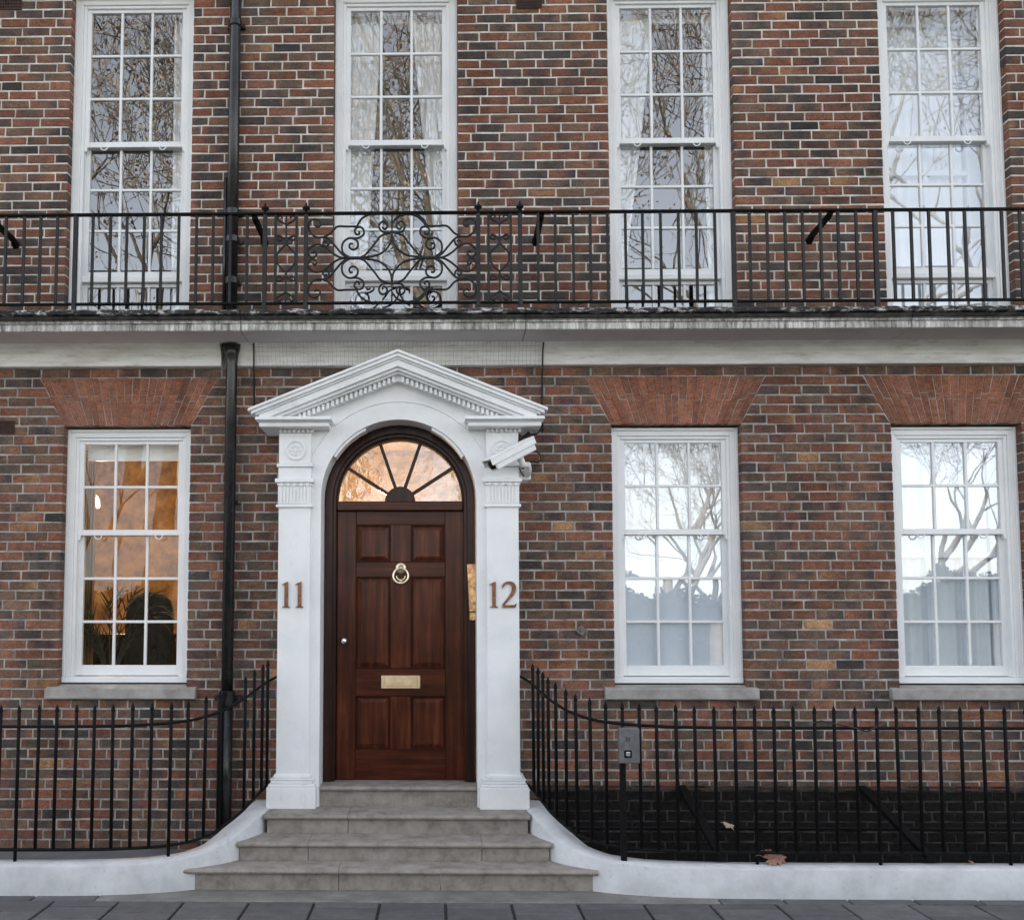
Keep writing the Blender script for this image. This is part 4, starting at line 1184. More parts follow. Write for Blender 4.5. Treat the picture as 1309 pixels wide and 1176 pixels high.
ZTOP = [(0.90, 0.415), (0.95, 0.40), (1.0, 0.36), (1.08, 0.302), (1.2, 0.245), (1.35, 0.215), (1.6, 0.20), (2.0, 0.196), (2.6, 0.194)]
def low_wall(s, label, group=None):
    fr_, bk = BP, offset(BP, 0.175)
    rr = random.Random(4 if s < 0 else 9)
    m1 = MB(); vs = []
    n = len(fr_)
    for p, q in zip(fr_, bk):
        zt = lerp_tab(ZTOP, p[0]); jz = rr.uniform(-0.003, 0.003)
        d = (q - p) / 0.175
        e1, e2 = p + d * 0.012, q - d * 0.012
        low = -0.05 if s < 0 else -1.0
        ring_ = [(p[0], p[1], -0.05), (p[0], p[1], zt - 0.018 + jz), (e1[0], e1[1], zt - 0.004 + jz), ((e1[0] + e2[0]) / 2, (e1[1] + e2[1]) / 2, zt + jz * 0.5), (e2[0], e2[1], zt - 0.006), (q[0], q[1], zt - 0.02), (q[0], q[1], low)]
        vs += [(CX + s * x, y, z) for x, y, z in ring_]
    k = 7
    fs = [tuple(range(k)), tuple((n - 1) * k + i for i in range(k - 1, -1, -1))]
    for i in range(n - 1):
        for j in range(k - 1): fs.append((i * k + j, i * k + j + 1, (i + 1) * k + j + 1, (i + 1) * k + j))
    m1.add(vs, fs)
    o = m1.build('low_wall', 'plinth', smooth=True)
    return tag(o, label, 'wall')
low_wall(-1, 'low curved white rendered wall carrying the railings on the drainpipe side of the steps')
low_wall(1, 'low curved white rendered wall carrying the railings on the intercom side of the steps')

# ------------------------------------------------------------------ area railings
RB = [(0.80, 0.02), (0.885, -.10), (0.955, -.26)] + [(p[0], p[1]) for p in offset([Vector(q) for q in BASE[2:]], 0.09)]
RP = smooth(RB, 5)
ZB_ = [(-0.0, 0.60), (0.26, 0.545), (0.5, 0.465), (0.65, 0.415), (0.75, 0.375), (0.85, 0.325), (0.93, 0.292), (1.0, 0.275), (1.08, 0.268)]
ZT_ = [(0.0, 1.36), (0.26, 1.30), (0.5, 1.225), (0.65, 1.185), (0.75, 1.15), (0.85, 1.115), (0.93, 1.085), (1.0, 1.068), (1.08, 1.054)]
ZP_ = [(0.0, 1.54), (0.26, 1.46), (0.5, 1.385), (0.65, 1.335), (0.75, 1.295), (0.85, 1.255), (0.93, 1.225), (1.0, 1.21), (1.08, 1.198)]
def on_path(u):
    for a, b in zip(RP[:-1], RP[1:]):
        if min(a[0], b[0]) - 1e-9 <= u <= max(a[0], b[0]) + 1e-9 and b[0] != a[0]:
            t = (u - a[0]) / (b[0] - a[0]); return a + (b - a) * t
    return RP[-1]
def spike_bar(m1, x, y, z0, zt, r=0.0118):
    m1.lathe([(r, z0), (r, zt - 0.062), (r * 0.75, zt - 0.058), (r * 1.25, zt - 0.045), (r * 0.9, zt - 0.022), (0.0015, zt)], (x, y, 0), n=8)
def railing(s, label, us, supports):
    e = tag(empty('area_railing'), label, 'railing')
    def P3(p, tab): return (CX + s * p[0], p[1], lerp_tab(tab, -p[1]))
    pl = [p for p in RP if p[1] < 0.0]
    m1 = MB(); m1.tube([P3(p, ZT_) for p in pl], 0.0105, 8); m1.build('top_rail', 'iron', e, smooth=True)
    m1 = MB(); m1.tube([P3(p, ZB_) for p in pl], 0.0115, 8); m1.build('bottom_rail', 'iron', e, smooth=True)
    rr = random.Random(31 + s)
    for i, u in enumerate(us):
        p = on_path(u) if not isinstance(u, tuple) else Vector(u)
        x, y = CX + s * p[0], p[1]
        m1 = MB()
        zb = lerp_tab(ZB_, -y)
        z0 = zb - 0.004
        if i in supports: z0 = lerp_tab(ZTOP, p[0] - 0.09) - 0.03
        spike_bar(m1, 0, 0, z0, lerp_tab(ZP_, -y) + rr.uniform(-.004, .004))
        # slight lean, as the bars really stand
        lean = rr.uniform(-0.006, 0.006)
        m1.v = [(x + vx_ + lean * (vz_ - z0), y + vy_, vz_) for vx_, vy_, vz_ in m1.v]
        m1.build('bar', 'iron', e, smooth=True)
    return e
left_px = [342, 335, 325, 313, 281, 262, 241, 218, 193, 169, 145, 120, 97, 72, 49, 24, 0]
def hit_u(px_, py_, s):
    best = None
    d = FW + RT * ((px_ - PX) / FPX) - UP * ((py_ - PY) / FPX)
    for a, b in zip(RP[:-1], RP[1:]):
        ax, ay, bx, by = CX + s * a[0], a[1], CX + s * b[0], b[1]
        det = d.x * -(by - ay) + (bx - ax) * d.y
        if abs(det) < 1e-9: continue
        rx, ry = ax - CAM.x, ay - CAM.y
        t = (rx * -(by - ay) + (bx - ax) * ry) / det
        q = (d.x * ry - d.y * rx) / det
        if 0 <= q <= 1 and t > 0:
            pt = a + (b - a) * q
            if best is None or pt[1] < best[1]: best = (pt[0], pt[1])
    return best
usL = [hit_u(x, 928, -1) for x in left_px]
usL = [u for u in usL if u] + [2.55 + 0.123 * i for i in range(2, 20)]
u_last = hit_u(0, 928, -1)[0]
usL = [u for u in usL if isinstance(u, tuple)] + [u_last + 0.122 * (i + 1) for i in range(16)]
right_px = [682, 687.5, 694, 701, 710.5, 723, 737, 755, 774, 795, 818, 840, 865, 889, 914, 940, 964, 989, 1014, 1041, 1067, 1094, 1120, 1147, 1174, 1200.5, 1229, 1257, 1285]
usR = [hit_u(x, 930, 1) for x in right_px]
usR = [u for u in usR if u]
u_last = usR[-1][0]
usR += [u_last + 0.137 * (i + 1) for i in range(16)]
railL = railing(-1, 'black spiked iron railing curving down past the drainpipe', usL, {i for i in range(len(usL)) if i in (7, 15, 23)})
railR = railing(1, 'black spiked iron railing with the intercom curving away from the doorway', usR, {i for i in range(len(usR)) if i in (9, 16, 22, 28, 34)})
# stays from the right railing back to the wall, and a cross bar in the area
for xpx in (872, 1102):
    pw = bp(xpx, 1003, -0.02)
    m1 = MB()
    vs = []
    for (y, z) in ((-0.01, 0.50), (-1.04, 0.225)):
        for dxx, dz in ((-.03, -.018), (.03, -.018), (.03, .018), (-.03, .018)): vs.append((pw.x + dxx, y, z + dz))
    m1.add(vs, [(0, 1, 2, 3), (7, 6, 5, 4), (0, 4, 5, 1), (1, 5, 6, 2), (2, 6, 7, 3), (3, 7, 4, 0)])
    m1.build('raking_stay', 'iron', railR, bevel=0.003)
m1 = MB(); zc_ = zp(1057, -0.4); m1.tube([(0.85, -0.4, zc_), (7.0, -0.4, zc_)], 0.011, 6); m1.build('cross_bar', 'iron', railR)

# intercom on the right railing
ic = tag(empty('intercom'), 'grey steel intercom box with one push button fixed to the black railing', 'intercom')
yI = -1.055
a_, b_ = bp(790.5, 930, yI), bp(817, 975, yI)
m1 = MB(); m1.box(a_.x, b_.x, yI - 0.03, yI + 0.04, b_.z, a_.z); m1.build('housing', 'steel', ic, bevel=0.006)
m1 = MB(); m1.box(a_.x + .004, b_.x - .034, yI - 0.034, yI - 0.0305, b_.z + .004, a_.z - .004); m1.build('face_plate', 'steel', ic, bevel=0.002)
pb = bp(801.5, 962.5, yI)
m1 = MB(); m1.box(pb.x - .024, pb.x + .024, yI - 0.040, yI - 0.0345, pb.z - .024, pb.z + .024); m1.build('button_surround', 'iron', ic, bevel=0.003)
m1 = MB(); m1.box(pb.x - .013, pb.x + .013, yI - 0.046, yI - 0.0405, pb.z - .013, pb.z + .013); m1.build('push_button', 'chrome', ic, bevel=0.003)
ps = bp(801.5, 944, yI); m1 = MB()
for i in range(3):
    for j in range(3): m1.lathe([(.003, 0), (.003, -.003)], (ps.x + (i - 1) * .01, yI - 0.034, ps.z + (j - 1) * .01), 'y', 8)
m1.build('speaker_grille', 'iron', ic)
m1 = MB(); m1.box(pb.x - .045, pb.x - .008, yI + 0.0, yI + .035, 0.19, b_.z); m1.build('post', 'iron', ic, bevel=0.003)
m1 = MB()
pts = [bp(1040, 924, -1.1), bp(1050, 921, -1.09), bp(1062, 924, -1.1), bp(1078, 927, -1.1), bp(1095, 931, -1.1), bp(1108, 935, -1.1), bp(1116, 931, -1.09), bp(1122, 927, -1.085)]
m1.tube(pts, 0.006, 6); tag(m1.build('cable', 'rubber', smooth=True), 'slack black cable tied along the top rail of the intercom railing', 'cable')

# ------------------------------------------------------------------ balcony railing
YR = -0.445
br = tag(empty('balcony_railing'), 'black wrought iron balcony railing with a scrolled centre panel over the door', 'railing')
rx = lambda x, y=330: xp(x, YR, y)
ZRT, ZRB = zp(272.5, YR), zp(387, YR)
def rz(y): return zp(y, YR)
m1 = MB(); m1.box(WX0, WX1, YR - 0.018, YR + 0.018, ZRT - 0.008, ZRT + 0.010); m1.build('top_rail', 'iron', br, bevel=0.004)
m1 = MB(); m1.box(WX0, WX1, YR - 0.014, YR + 0.014, ZRB - 0.009, ZRB + 0.009); m1.build('bottom_rail', 'iron', br, bevel=0.003)
bl = [6.8, 30, 51, 72.4, 118, 140.5, 161.5, 183.7, 205.8, 228, 250.7, 272, 294, 315.6]
brr = [688, 710, 733, 755, 777, 800, 822, 845, 868, 890.7, 914.6, 959, 981.4, 1004.6, 1027, 1050, 1072.5, 1095.7, 1143, 1166, 1189, 1213, 1235, 1257.5, 1282.5, 1305.7]
xs_b = [rx(v) for v in bl + brr] + [rx(6.8) - 0.127 * (i + 1) for i in range(12)] + [rx(1305.7) + 0.127 * (i + 1) for i in range(11)]
for x in xs_b:
    if not (WX0 < x < WX1): continue
    m1 = MB(); w = 0.0092
    m1.box(x - w, x + w, YR - w, YR + w, ZRB + 0.008, ZRT - 0.007); m1.build('baluster', 'iron_worn', br)
posts = [96, 338.4, 391, 611.4, 665, 938, 1120]
for v in posts:
    x = rx(v); w = 0.015
    m1 = MB(); m1.box(x - w, x + w, YR - w, YR + w, 4.0, ZRT - 0.0075); m1.build('post', 'iron_worn', br, bevel=0.002)
for v in (338.4, 391, 611.4, 665):
    x = rx(v)
    m1 = MB(); m1.lathe([(0.012, 0.010), (0.010, 0.022), (0.026, 0.034), (0.029, 0.044), (0.016, 0.058), (0.006, 0.064), (0.008, 0.076), (0.002, 0.086)], (x, YR, ZRT), n=14); m1.build('finial', 'iron', br, smooth=True)
for v in (352, 379, 624.5, 653):
    x = rx(v); w = 0.0092
    m1 = MB(); m1.box(x - w, x + w, YR - w, YR + w, ZRB + 0.008, ZRT - 0.007); m1.build('baluster', 'iron_worn', br)
# stays back to the wall
for v in (-12, 325, 692, 1063):
    x = rx(v, 272)
    m1 = MB(); m1.tube([(x, YR + 0.01, ZRT - 0.012), (x, YR + 0.06, ZRT - 0.022), (x + 0.004, -0.06, ZRT - 0.03), (x, 0.02, ZRT - 0.06)], [0.022, 0.026, 0.026, 0.034], 6); m1.build('wall_stay', 'iron', br)
# scrolls: points given in zoomed-picture units about the panel centre
cxo = (rx(391) + rx(611.4)) / 2; hwp = (rx(611.4) - rx(391)) / 2
czo = (ZRT + ZRB) / 2; hhp = (ZRT - ZRB) / 2
def S(px_, py_): return ((px_ - 776) / 424 * hwp, (390 - py_) / 215 * hhp)
def cr(pts, n=6):
    out = []
    P = [Vector(p) for p in pts]
    for i in range(len(P) - 1):
        p0, p1, p2, p3 = P[max(i - 1, 0)], P[i], P[i + 1], P[min(i + 2, len(P) - 1)]
        for k in range(n):
            t = k / n
            out.append(0.5 * ((2 * p1) + (-p0 + p2) * t + (2 * p0 - 5 * p1 + 4 * p2 - p3) * t * t + (-p0 + 3 * p1 - 3 * p2 + p3) * t ** 3))
    out.append(P[-1]); return out
def spiral(cx_, cy_, r, a0, turns, n=22):
    out = []
    for i in range(n + 1):
        t = i / n; a = R_(a0) + turns * 2 * math.pi * t
        rr_ = r * (1 - 0.78 * t)
        out.append((cx_ + rr_ * math.cos(a), cy_ + rr_ * math.sin(a)))
    return out
curves = []
curves.append([S(600, 390), S(640, 378), S(690, 322), S(722, 284), S(776, 266)])                       # arch over the centre
curves.append([S(776, 278), S(768, 318), S(738, 356), S(690, 380), S(590, 390)])                       # cusped lens
curves.append([S(590, 390), S(540, 378), S(500, 336), S(468, 300), S(440, 289), S(402, 288), S(372, 262), S(366, 226), S(384, 203), S(412, 207), S(424, 228), S(408, 240), S(396, 230)])
curves.append([S(590, 392), S(528, 388), S(486, 368), S(440, 332), S(400, 324), S(370, 342), S(362, 362), S(382, 388), S(404, 374), S(398, 357), S(386, 366)])
curves.append([S(440, 287), S(470, 272), S(505, 239), S(552, 238), S(602, 238)])
curves.append([S(602, 238), S(622, 205), S(650, 186), S(672, 180)])
curves.append([S(570, 388), S(534, 362), S(534, 318), S(566, 294), S(602, 306), S(608, 334), S(588, 350), S(568, 340), S(570, 322), S(584, 322)])
curves.append([S(572, 294), S(608, 294), S(636, 276), S(632, 248), S(610, 240), S(592, 256), S(600, 276), S(614, 274), S(614, 262)])
curves.append([S(776, 262), S(760, 268), S(726, 262), S(712, 238), S(726, 216), S(748, 222), S(752, 242), S(738, 252), S(728, 240)])
curves.append([S(776, 225), S(800, 196), S(832, 183), S(862, 180), S(900, 192), S(930, 218), S(945, 240)])
curves.append([S(470, 302), S(462, 326), S(446, 332), S(436, 318), S(446, 306), S(456, 314)])
def scroll(pts2, sx, sz, r=0.0082):
    m1 = MB()
    P = [(cxo + sx * q[0], YR, czo + sz * q[1]) for q in cr([Vector((a, b)) for a, b in pts2])]
    m1.tube(P, r, 7); m1.build('scroll', 'iron_worn', br, smooth=True)
for c in curves:
    for sx in (1, -1):
        for sz in (1, -1):
            if c is curves[9] and sx == -1: continue
            scroll(c, sx, sz)
for sx in (1, -1):
    m1 = MB(); p = S(590, 390); m1.tube([(cxo + sx * p[0] - 0.05, YR, czo), (cxo + sx * p[0] + 0.05, YR, czo)], 0.013, 8); m1.build('collar', 'iron_worn', br, smooth=True)
for za_, zb_ in ((czo + hhp * 0.52, ZRT - .007), (ZRB + .007, czo - hhp * 0.52)):
    m1 = MB(); m1.box(cxo - .006, cxo + .006, YR - .006, YR + .006, za_, zb_); m1.build('centre_bar', 'iron_worn', br)
for v, in ((365.6,), (638.7,)):                    # lyre panels beside the centre
    xc = rx(v)
    for sz in (1, -1):
        for sx in (1, -1):
            for pts in ([(0, .30), (.02, .27), (.075, .11), (.078, .0)], [(0, .30), (.0, .36), (.03, .47), (.07, .50), (.078, .44), (.05, .40), (.035, .44)], [(0, .75), (.03, .80), (.068, .86), (.075, .92), (.05, .95), (.035, .90)]):
                m1 = MB(); P = [(xc + sx * a * 0.85, YR, czo + sz * b * hhp) for a, b in [tuple(q) for q in cr([Vector(q) for q in pts], 5)]]
                m1.tube(P, 0.0075, 6); m1.build('scroll', 'iron_worn', br, smooth=True)
    for za_, zb_ in ((czo + .30 * hhp, ZRT - .007), (ZRB + .008, czo - .30 * hhp)):
        m1 = MB(); m1.box(xc - .006, xc + .006, YR - .006, YR + .006, za_, zb_); m1.build('centre_bar', 'iron_worn', br)

# ------------------------------------------------------------------ drainpipes
dp = tag(empty('drainpipe'), 'black cast iron drainpipe running down the upper wall to the balcony', 'drainpipe')
XU = (xp(301, -.07, 20) + xp(296, -.07, 370)) / 2
m1 = MB(); m1.tube([(XU, -0.068, 4.0), (XU, -0.068, 7.72)], 0.044, 20); m1.build('pipe', 'pipe', dp, smooth=True)
for zc_ in (zp(28, -.07), zp(270, -.07), zp(305, -.07), zp(358, -.07)):
    m1 = MB(); m1.tube([(XU, -0.068, zc_ - 0.028), (XU, -0.068, zc_ - 0.022), (XU, -0.068, zc_ + 0.022), (XU, -0.068, zc_ + 0.028)], [0.046, 0.051, 0.051, 0.046], 20)
    m1.box(XU - 0.07, XU + 0.07, -0.03, 0.0, zc_ - 0.015, zc_ + 0.015); m1.build('collar', 'pipe', dp)
m1 = MB(); m1.tube([(XU - 0.062, -0.05, 4.0), (XU - 0.062, -0.05, 5.2)], 0.014, 10); m1.build('side_pipe', 'pipe', dp, smooth=True)
dl = tag(empty('drainpipe'), 'black cast iron drainpipe beside the door between balcony soffit and railing', 'drainpipe')
XL = (xp(295.5, -.08, 480) + xp(291.5, -.08, 850)) / 2
zj = zp(893, -.08)
m1 = MB(); m1.tube([(XL, -0.085, zj), (XL, -0.085, 3.70), (XL, -0.085, 3.78), (XL, -0.10, 3.858)], [0.044, 0.044, 0.052, 0.075], 20); m1.build('pipe', 'pipe', dl, smooth=True)
m1 = MB(); m1.tube([(XL, -0.085, zj - 0.06), (XL, -0.085, zj - 0.05), (XL, -0.085, zj + 0.05), (XL, -0.085, zj + 0.06)], [0.05, 0.062, 0.062, 0.05], 20); m1.box(XL - 0.10, XL + 0.10, -0.05, 0.0, zj - 0.02, zj + 0.02); m1.build('collar', 'pipe', dl)
m1 = MB(); m1.tube([(XL - 0.012, -0.085, 0.03), (XL - 0.012, -0.085, zj - 0.04)], 0.058, 20); m1.build('lower_pipe', 'pipe', dl, smooth=True)
m1 = MB(); m1.tube([(XL - 0.03, -0.155, 0.03), (XL - 0.03, -0.155, zj - 0.04), (XL - 0.0, -0.13, zj + 0.05)], 0.022, 12); m1.build('side_pipe', 'iron', dl, smooth=True)
for zc_ in (zp(640, -.08),):
    m1 = MB(); m1.box(XL - 0.07, XL + 0.07, -0.03, 0.0, zc_ - 0.012, zc_ + 0.012); m1.build('bracket', 'pipe', dl)

# ------------------------------------------------------------------ house numbers
def strokes_1(h):
    w = h * 0.07
    return [[(-w, 0.05 * h), (w, 0.05 * h), (w, h), (w * 0.6, h), (-w, 0.955 * h)], [(-0.15 * h, 0), (0.15 * h, 0), (0.15 * h, 0.022 * h), (0.1 * h, 0.05 * h), (-0.1 * h, 0.05 * h), (-0.15 * h, 0.022 * h)], [(-0.19 * h, 0.87 * h), (-w, 0.90 * h), (-w, 0.955 * h)]]
def strokes_2(h):
    path = [(-0.24, .74, .012), (-0.22, .83, .035), (-0.13, .94, .045), (0.02, .965, .05), (0.15, .90, .075), (0.20, .76, .085), (0.17, .60, .08), (0.06, .43, .06), (-0.08, .26, .045), (-0.24, .085, .035)]
    P = [Vector((a, b)) for a, b, c in path]; ws = [c for a, b, c in path]
    polys = []
    fine = cr(P, 4); wf = []
    for i in range(len(ws) - 1):
        for k in range(4): wf.append(ws[i] + (ws[i + 1] - ws[i]) * k / 4)
    wf.append(ws[-1])
    L, Rr = [], []
    for i, p in enumerate(fine):
        t = (fine[min(i + 1, len(fine) - 1)] - fine[max(i - 1, 0)]).normalized(); n = Vector((-t[1], t[0]))
        L.append(p + n * wf[i]); Rr.append(p - n * wf[i])
    for i in range(len(fine) - 1): polys.append([(q[0] * h, q[1] * h) for q in (L[i], L[i + 1], Rr[i + 1], Rr[i])])
    polys.append([(-0.27 * h, 0), (0.25 * h, 0), (0.30 * h, 0.16 * h), (0.27 * h, 0.16 * h), (0.22 * h, 0.10 * h), (-0.2 * h, 0.10 * h)])
    return polys
def number(label, digits, ybase):
    e = tag(empty('house_number'), label, 'house number')
    for kind, xpx in digits:
        b = bp(xpx, 776.5, YP); t_ = bp(xpx, 743.5, YP); h = t_.z - b.z
        m1 = MB()
        for poly in (strokes_1(h) if kind == 1 else strokes_2(h)):
            m1.prism([(b.x + x, b.z + z) for x, z in poly], YP - 0.012, YP + 0.002)
        m1.build('digit', 'bronze', e)
    return e
number('bronze numerals reading 11 on the white pilaster nearest the drainpipe', [(1, 366), (1, 383)], 0)
number('bronze numerals reading 12 on the white pilaster under the security camera', [(1, 631.5), (2, 650.5)], 0)

# ------------------------------------------------------------------ brass plate on the jamb
bpz = tag(empty('brass_plate'), 'worn coppery brass plate fixed on the brown jamb beside the door', 'plate')
yb_ = -0.04
q = [bp(600, 781.5, yb_), bp(610, 781.5, yb_), bp(610.2, 720.8, yb_), bp(596.8, 720.8, yb_)]
m1 = MB(); m1.prism([(v.x, v.z) for v in q], yb_, yb_ + 0.045); m1.build('name_panel', 'brass_copper', bpz, bevel=0.003)
q = [bp(600.2, 792.6, yb_), bp(610, 792.6, yb_), bp(610, 782.6, yb_), bp(600.2, 782.6, yb_)]
m1 = MB(); m1.prism([(v.x, v.z) for v in q], yb_ - 0.004, yb_ + 0.045); m1.build('lower_panel', 'brass_copper', bpz, bevel=0.003)

# ------------------------------------------------------------------ security camera
sc = tag(empty('security_camera'), 'white security camera on a bracket at the corner of the door pediment', 'camera')
c_front, c_back = bp(625, 595.5, -0.53), bp(680, 567, -0.36)
ax_ = (c_back - c_front).normalized(); side = ax_.cross(Vector((0, 0, 1))).normalized(); upv = side.cross(ax_).normalized()
Lc = (c_back - c_front).length
def cmat(origin): return Matrix(((ax_.x, side.x, upv.x, origin.x), (ax_.y, side.y, upv.y, origin.y), (ax_.z, side.z, upv.z, origin.z), (0, 0, 0, 1)))
T = cmat(c_front)
m1 = MB(); m1.box(0.03, Lc - 0.01, -0.047, 0.047, -0.052, 0.038, T); m1.build('housing', 'cctv', sc, bevel=0.010, seg=2)
m1 = MB(); m1.box(-0.005, Lc + 0.005, -0.058, 0.058, 0.0385, 0.050, T); m1.box(-0.005, Lc, -0.060, -0.055, -0.005, 0.038, T); m1.box(-0.005, Lc, 0.055, 0.060, -0.005, 0.038, T); m1.build('sunshield', 'cctv', sc, bevel=0.004)
m1 = MB(); m1.box(0.024, 0.0295, -0.034, 0.034, -0.036, 0.024, T); m1.build('front_glass', 'iron', sc)
m1 = MB(); m1.tube([T @ Vector((0.012, 0, -0.006)), T @ Vector((0.0295, 0, -0.006))], 0.026, 16); m1.build('lens', 'iron', sc, smooth=True)
j0 = T @ Vector((Lc * 0.66, 0, -0.05)); wallp = bp(674, 607, -0.24)
m1 = MB(); m1.tube([j0, j0 + Vector((0.02, 0.03, -0.05)), bp(675, 594, -0.36), bp(675, 600, -0.29), wallp + Vector((0, 0.06, 0))], [0.024, 0.026, 0.022, 0.028, 0.03], 12); m1.build('bracket', 'cctv', sc, smooth=True)
m1 = MB(); m1.box(wallp.x - 0.075, wallp.x + 0.03, -0.22, -0.12, wallp.z - 0.035, wallp.z + 0.045); m1.build('wall_mount', 'cctv', sc, bevel=0.012, seg=2)
m1 = MB(); m1.tube([T @ Vector((Lc * 0.95, 0, -0.03)), bp(690, 580, -0.34), bp(692, 588, -0.33), bp(688, 591, -0.31), bp(680, 590, -0.3), bp(669, 592, -0.29)], 0.007, 6)
m1.tube([bp(664, 598, -0.27), bp(666, 604, -0.28), bp(670, 609, -0.28)], 0.005, 6); m1.build('cable', 'rubber', sc, smooth=True)
m1 = MB(); m1.tube([bp(664, 556, -0.27), bp(668, 562, -0.3), bp(672, 560, -0.28), bp(678, 555, -0.22), bp(684, 556, -0.12), bp(690, 551, -0.06), bp(694, 545, -0.02)], 0.008, 6)
m1.tube([bp(665, 566, -0.28), bp(669, 559, -0.26), bp(676, 553, -0.2)], 0.009, 6); m1.build('cable_bundle', 'rubber', sc, smooth=True)

# ------------------------------------------------------------------ wall cables and bird net
m1 = MB(); m1.tube([bp(695, 436, -.14), bp(694, 446, -.09), bp(693.5, 470, -.075), bp(693, 480, -.012), bp(693, 520, -.012), bp(694, 552, -.012)], 0.006, 6)
tag(m1.build('cable', 'rubber', smooth=True), 'black cable running down the brick wall from the balcony to the security camera', 'cable')
m1 = MB(); m1.tube([bp(324, 438, -.14), bp(324.5, 448, -.09), bp(324.5, 472, -.075), bp(325, 484, -.012), bp(325, 520, -.012)], 0.006, 6)
tag(m1.build('cable', 'rubber', smooth=True), 'black cable running down the brick wall beside the drainpipe', 'cable')
net = MB(); yn = -0.165
xa, xb = xp(325, yn, 455), xp(694, yn, 455)
z_lo, z_hi = 3.69, 3.858
i = 0
rn = random.Random(8)
while xa + i * 0.031 < xb:
    x = xa + i * 0.031 + rn.uniform(-.003, .003); net.tube([(x, yn, z_hi), (x + rn.uniform(-.006, .006), yn + 0.04, (z_lo + z_hi) / 2), (x, yn + 0.09, z_lo)], 0.0008, 3, cap=False); i += 1
for j in range(6):
    t = j / 5; net.tube([(xa + (xb - xa) * q / 12, yn + 0.09 * t + (0.0 if j in (0, 5) else rn.uniform(-.004, .004)), z_hi + (z_lo - z_hi) * t + rn.uniform(-.003, .003)) for q in range(13)], 0.0008, 3, cap=False)
tag(net.build('bird_net', 'net', recalc=False), 'thin wire bird netting stretched over the band above the pediment', 'netting')

# ------------------------------------------------------------------ fallen leaves
def leaf(p, size, rot, mat, label):
    m1 = MB(); n = 30; vs = [(0, 0, 0.012 * size / 0.1)]
    for i in range(n):
        a = 2 * math.pi * i / n
        r = size * (0.55 + 0.33 * abs(math.cos(2.5 * a)) + 0.12 * math.cos(15 * a)) * 0.5
        vs.append((r * math.cos(a), r * math.sin(a), 0.007 * math.sin(3 * a + 1) * size / 0.1))
    fs = [(0, 1 + i, 1 + (i + 1) % n) for i in range(n)]
    mt = Matrix.Translation(p) @ Matrix.Rotation(rot[2], 4, 'Z') @ Matrix.Rotation(rot[0], 4, 'X') @ Matrix.Rotation(rot[1], 4, 'Y')
    m1.add([mt @ Vector(v) for v in vs], fs)
    lf = m1.build('fallen_leaf', mat, smooth=True, recalc=False)
    m2 = MB(); m2.tube([mt @ Vector((-size * 0.4, 0, .005)), mt @ Vector((-size * 0.62, 0.02, 0.01)), mt @ Vector((-size * 0.8, 0.01, 0.012))], 0.0015, 4); m2.build('stalk', mat, lf)
    return tag(lf, label, 'leaf')
p = bp(991, 1106, -1.06)
leaf(Vector((p.x, -1.05, 0.225)), 0.19, (R_(38), R_(6), R_(20)), 'leaf', 'large curled brown leaf lying on the low white wall under the railings')
p = bp(1247, 1110, -1.1); leaf(Vector((p.x, -1.06, 0.207)), 0.05, (R_(20), 0, 1.0), 'leaf', 'tiny brown leaf on the low white wall far from the door')
p = bp(928, 1028, -0.35); leaf(Vector((p.x, -0.41, zc_ * 0 + zp(1057, -.4) + 0.02)), 0.10, (R_(30), R_(10), 0.4), 'leaf_pale', 'pale dry leaf caught in the basement area behind the railings')

# ------------------------------------------------------------------ garden across the street, mirrored in the glass
def tree_meshes(seed):
    r = random.Random(seed); tr, tw = MB(), MB()
    def branch(p, d, L, rad, lev):
        n = 4; pts = [p]; rs = [rad]; dd = d.copy()
        for i in range(n):
            dd = (dd + Vector((r.uniform(-1, 1), r.uniform(-1, 1), r.uniform(-0.4, 0.7))) * (0.10 + 0.05 * lev)).normalized()
            pts.append(pts[-1] + dd * (L / n)); rs.append(rad * (1 - 0.5 * (i + 1) / n))
        tr.tube(pts, rs, 8 if lev == 0 else 5 if lev < 3 else 3, cap=False)
        if lev >= 7:
            for _ in range(16):
                q = pts[-1] + Vector((r.uniform(-.5, .5), r.uniform(-.5, .5), r.uniform(-.5, .3)))
                a, b = Vector((r.uniform(-1, 1), r.uniform(-1, 1), r.uniform(-1, 1))).normalized() * 0.034, Vector((r.uniform(-1, 1), r.uniform(-1, 1), r.uniform(-1, 1))).normalized() * 0.034
                if r.random() < 0.42: tw.add([q - a, q + b, q + a, q - b], [(0, 1, 2, 3)])
            return
        nb = 3 if lev < 4 else 2
        for i in range(nb):
            k_ = 4 if i == 0 else r.choice((2, 3, 4))
            ang = r.uniform(0.35, 0.85); az = r.uniform(0, 2 * math.pi)
            u = dd.orthogonal().normalized(); w = dd.cross(u)
            nd = (dd * math.cos(ang) + (u * math.cos(az) + w * math.sin(az)) * math.sin(ang) + Vector((0, 0, 0.16))).normalized()
            branch(pts[k_], nd, L * r.uniform(0.66, 0.84), max(rs[k_] * r.uniform(0.55, 0.75), 0.011), lev + 1)
    branch(Vector((0, 0, 0)), Vector((0, 0, 1)), 4.6, 0.36, 0)
    return tr, tw
kinds = []
for sd in (3, 12):
    tr, tw = tree_meshes(sd)
    kinds.append((tr, tw))
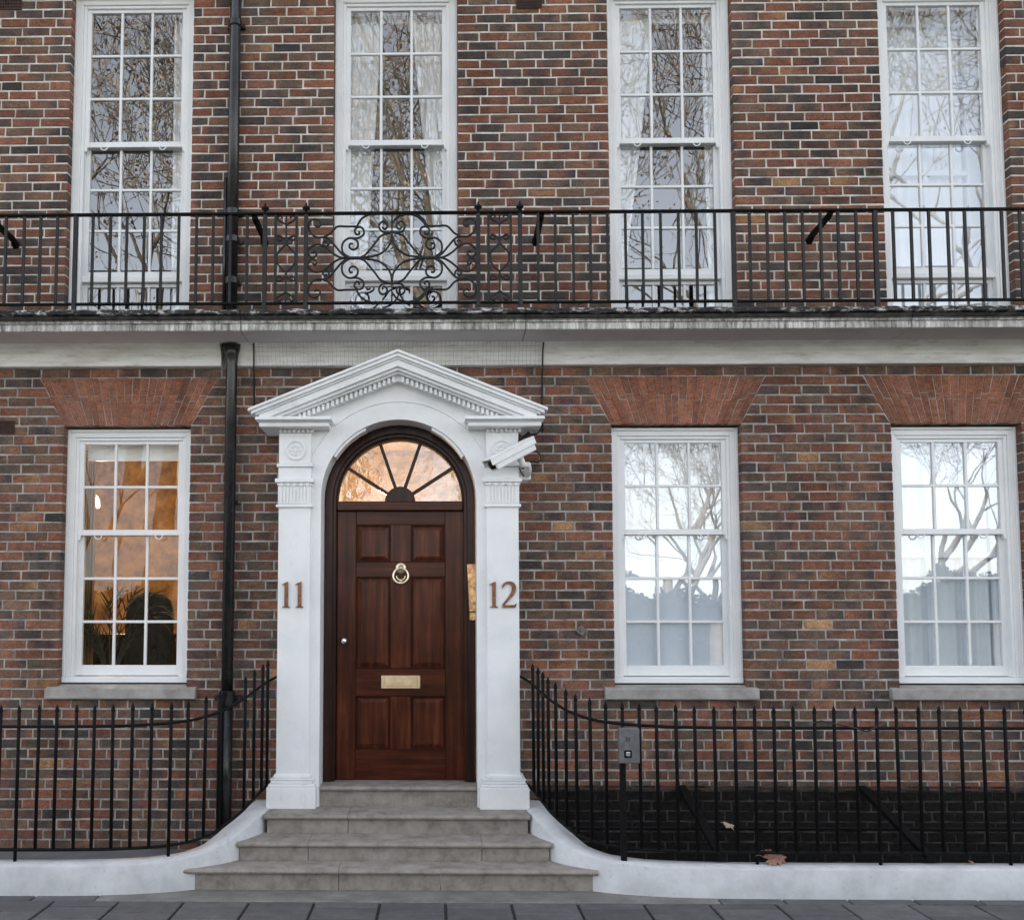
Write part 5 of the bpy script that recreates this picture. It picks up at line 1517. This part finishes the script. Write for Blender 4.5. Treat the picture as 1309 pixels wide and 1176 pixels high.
spots = [(-11.5, -13.6, 0, 'bare tree with brown leaves at the drainpipe end of the garden across the street', 0.3), (-5.2, -14.6, 1, 'bare tree with brown leaves standing across the street between two others', 1.4), (0.8, -13.4, 0, 'bare spreading tree facing the doorway across the street', 2.6), (6.6, -14.4, 1, 'bare tree across the street facing the frosted window', 4.0), (12.6, -13.5, 0, 'bare tree at the far end of the garden across the street', 5.2),
         (-8.4, -20.0, 1, 'bare tree at the back of the garden behind the tree facing the lit window', 3.3), (-2.0, -21.0, 0, 'bare tree at the back of the garden beyond the doorway tree', 0.9), (4.2, -20.5, 1, 'bare tree deep in the garden opposite the intercom railing', 5.6), (10.4, -21.0, 0, 'bare tree deep in the garden opposite the brick end wall', 2.0),
         (-8.9, -17.6, 0, 'small bare tree behind the hedge opposite the lit window', 1.1), (6.0, -18.0, 1, 'small bare tree behind the hedge opposite the frosted blind', 2.2), (8.6, -24.0, 0, 'small bare tree at the back of the garden opposite the frosted blind', 0.4), (13.6, -18.6, 1, 'small bare tree behind the hedge opposite the window furthest from the door', 3.7), (-0.4, -24.5, 1, 'small bare tree at the back of the garden opposite the front door', 5.0)]
cache = {}
for (x, y, kd, lab, rot) in spots:
    e = empty('garden_tree'); e.location = (x, y, 0.08); e.rotation_euler = (0, 0, rot); e.scale = (0.7, 0.7, 0.62) if lab.startswith('small') else (1.25, 1.25, 1.5)
    tag(e, lab, 'tree', 'trees across the street')
    if kd not in cache:
        a = kinds[kd][0].build('trunk', 'bark', e, smooth=True, recalc=False); b = kinds[kd][1].build('crown', 'twig_leaf', e, recalc=False)
        cache[kd] = (a, b)
    else:
        for src in cache[kd]:
            c = src.copy(); scene.collection.objects.link(c); c.parent = e
mb = MB(); rh = random.Random(2)
for i in range(26000):
    x = rh.uniform(-20, 20)
    top = 2.45 + 0.14 * math.sin(x * 1.7) + 0.10 * math.sin(x * 4.3 + 1)
    if rh.random() < 0.55: y, z = rh.uniform(-15.75, -14.9), top + rh.gauss(0, 0.06)
    else: y, z = rh.uniform(-14.98, -14.86), rh.uniform(0.1, top)
    a, b = Vector((rh.uniform(-1, 1), rh.uniform(-1, 1), rh.uniform(-1, 1))) * 0.05, Vector((rh.uniform(-1, 1), rh.uniform(-1, 1), rh.uniform(-1, 1))) * 0.05
    q = Vector((x, y, z)); mb.add([q - a, q + b, q + a, q - b], [(0, 1, 2, 3)])
for i in range(80):
    x = -20 + i * 0.5; top = 2.38 + 0.14 * math.sin((x + .25) * 1.7) + 0.10 * math.sin((x + .25) * 4.3 + 1)
    mb.box(x, x + 0.5, -15.7, -14.95, 0.1, top)
hg = mb.build('hedge', 'hedge', recalc=False); tag(hg, 'clipped dark green hedge along the garden across the street', 'hedge')
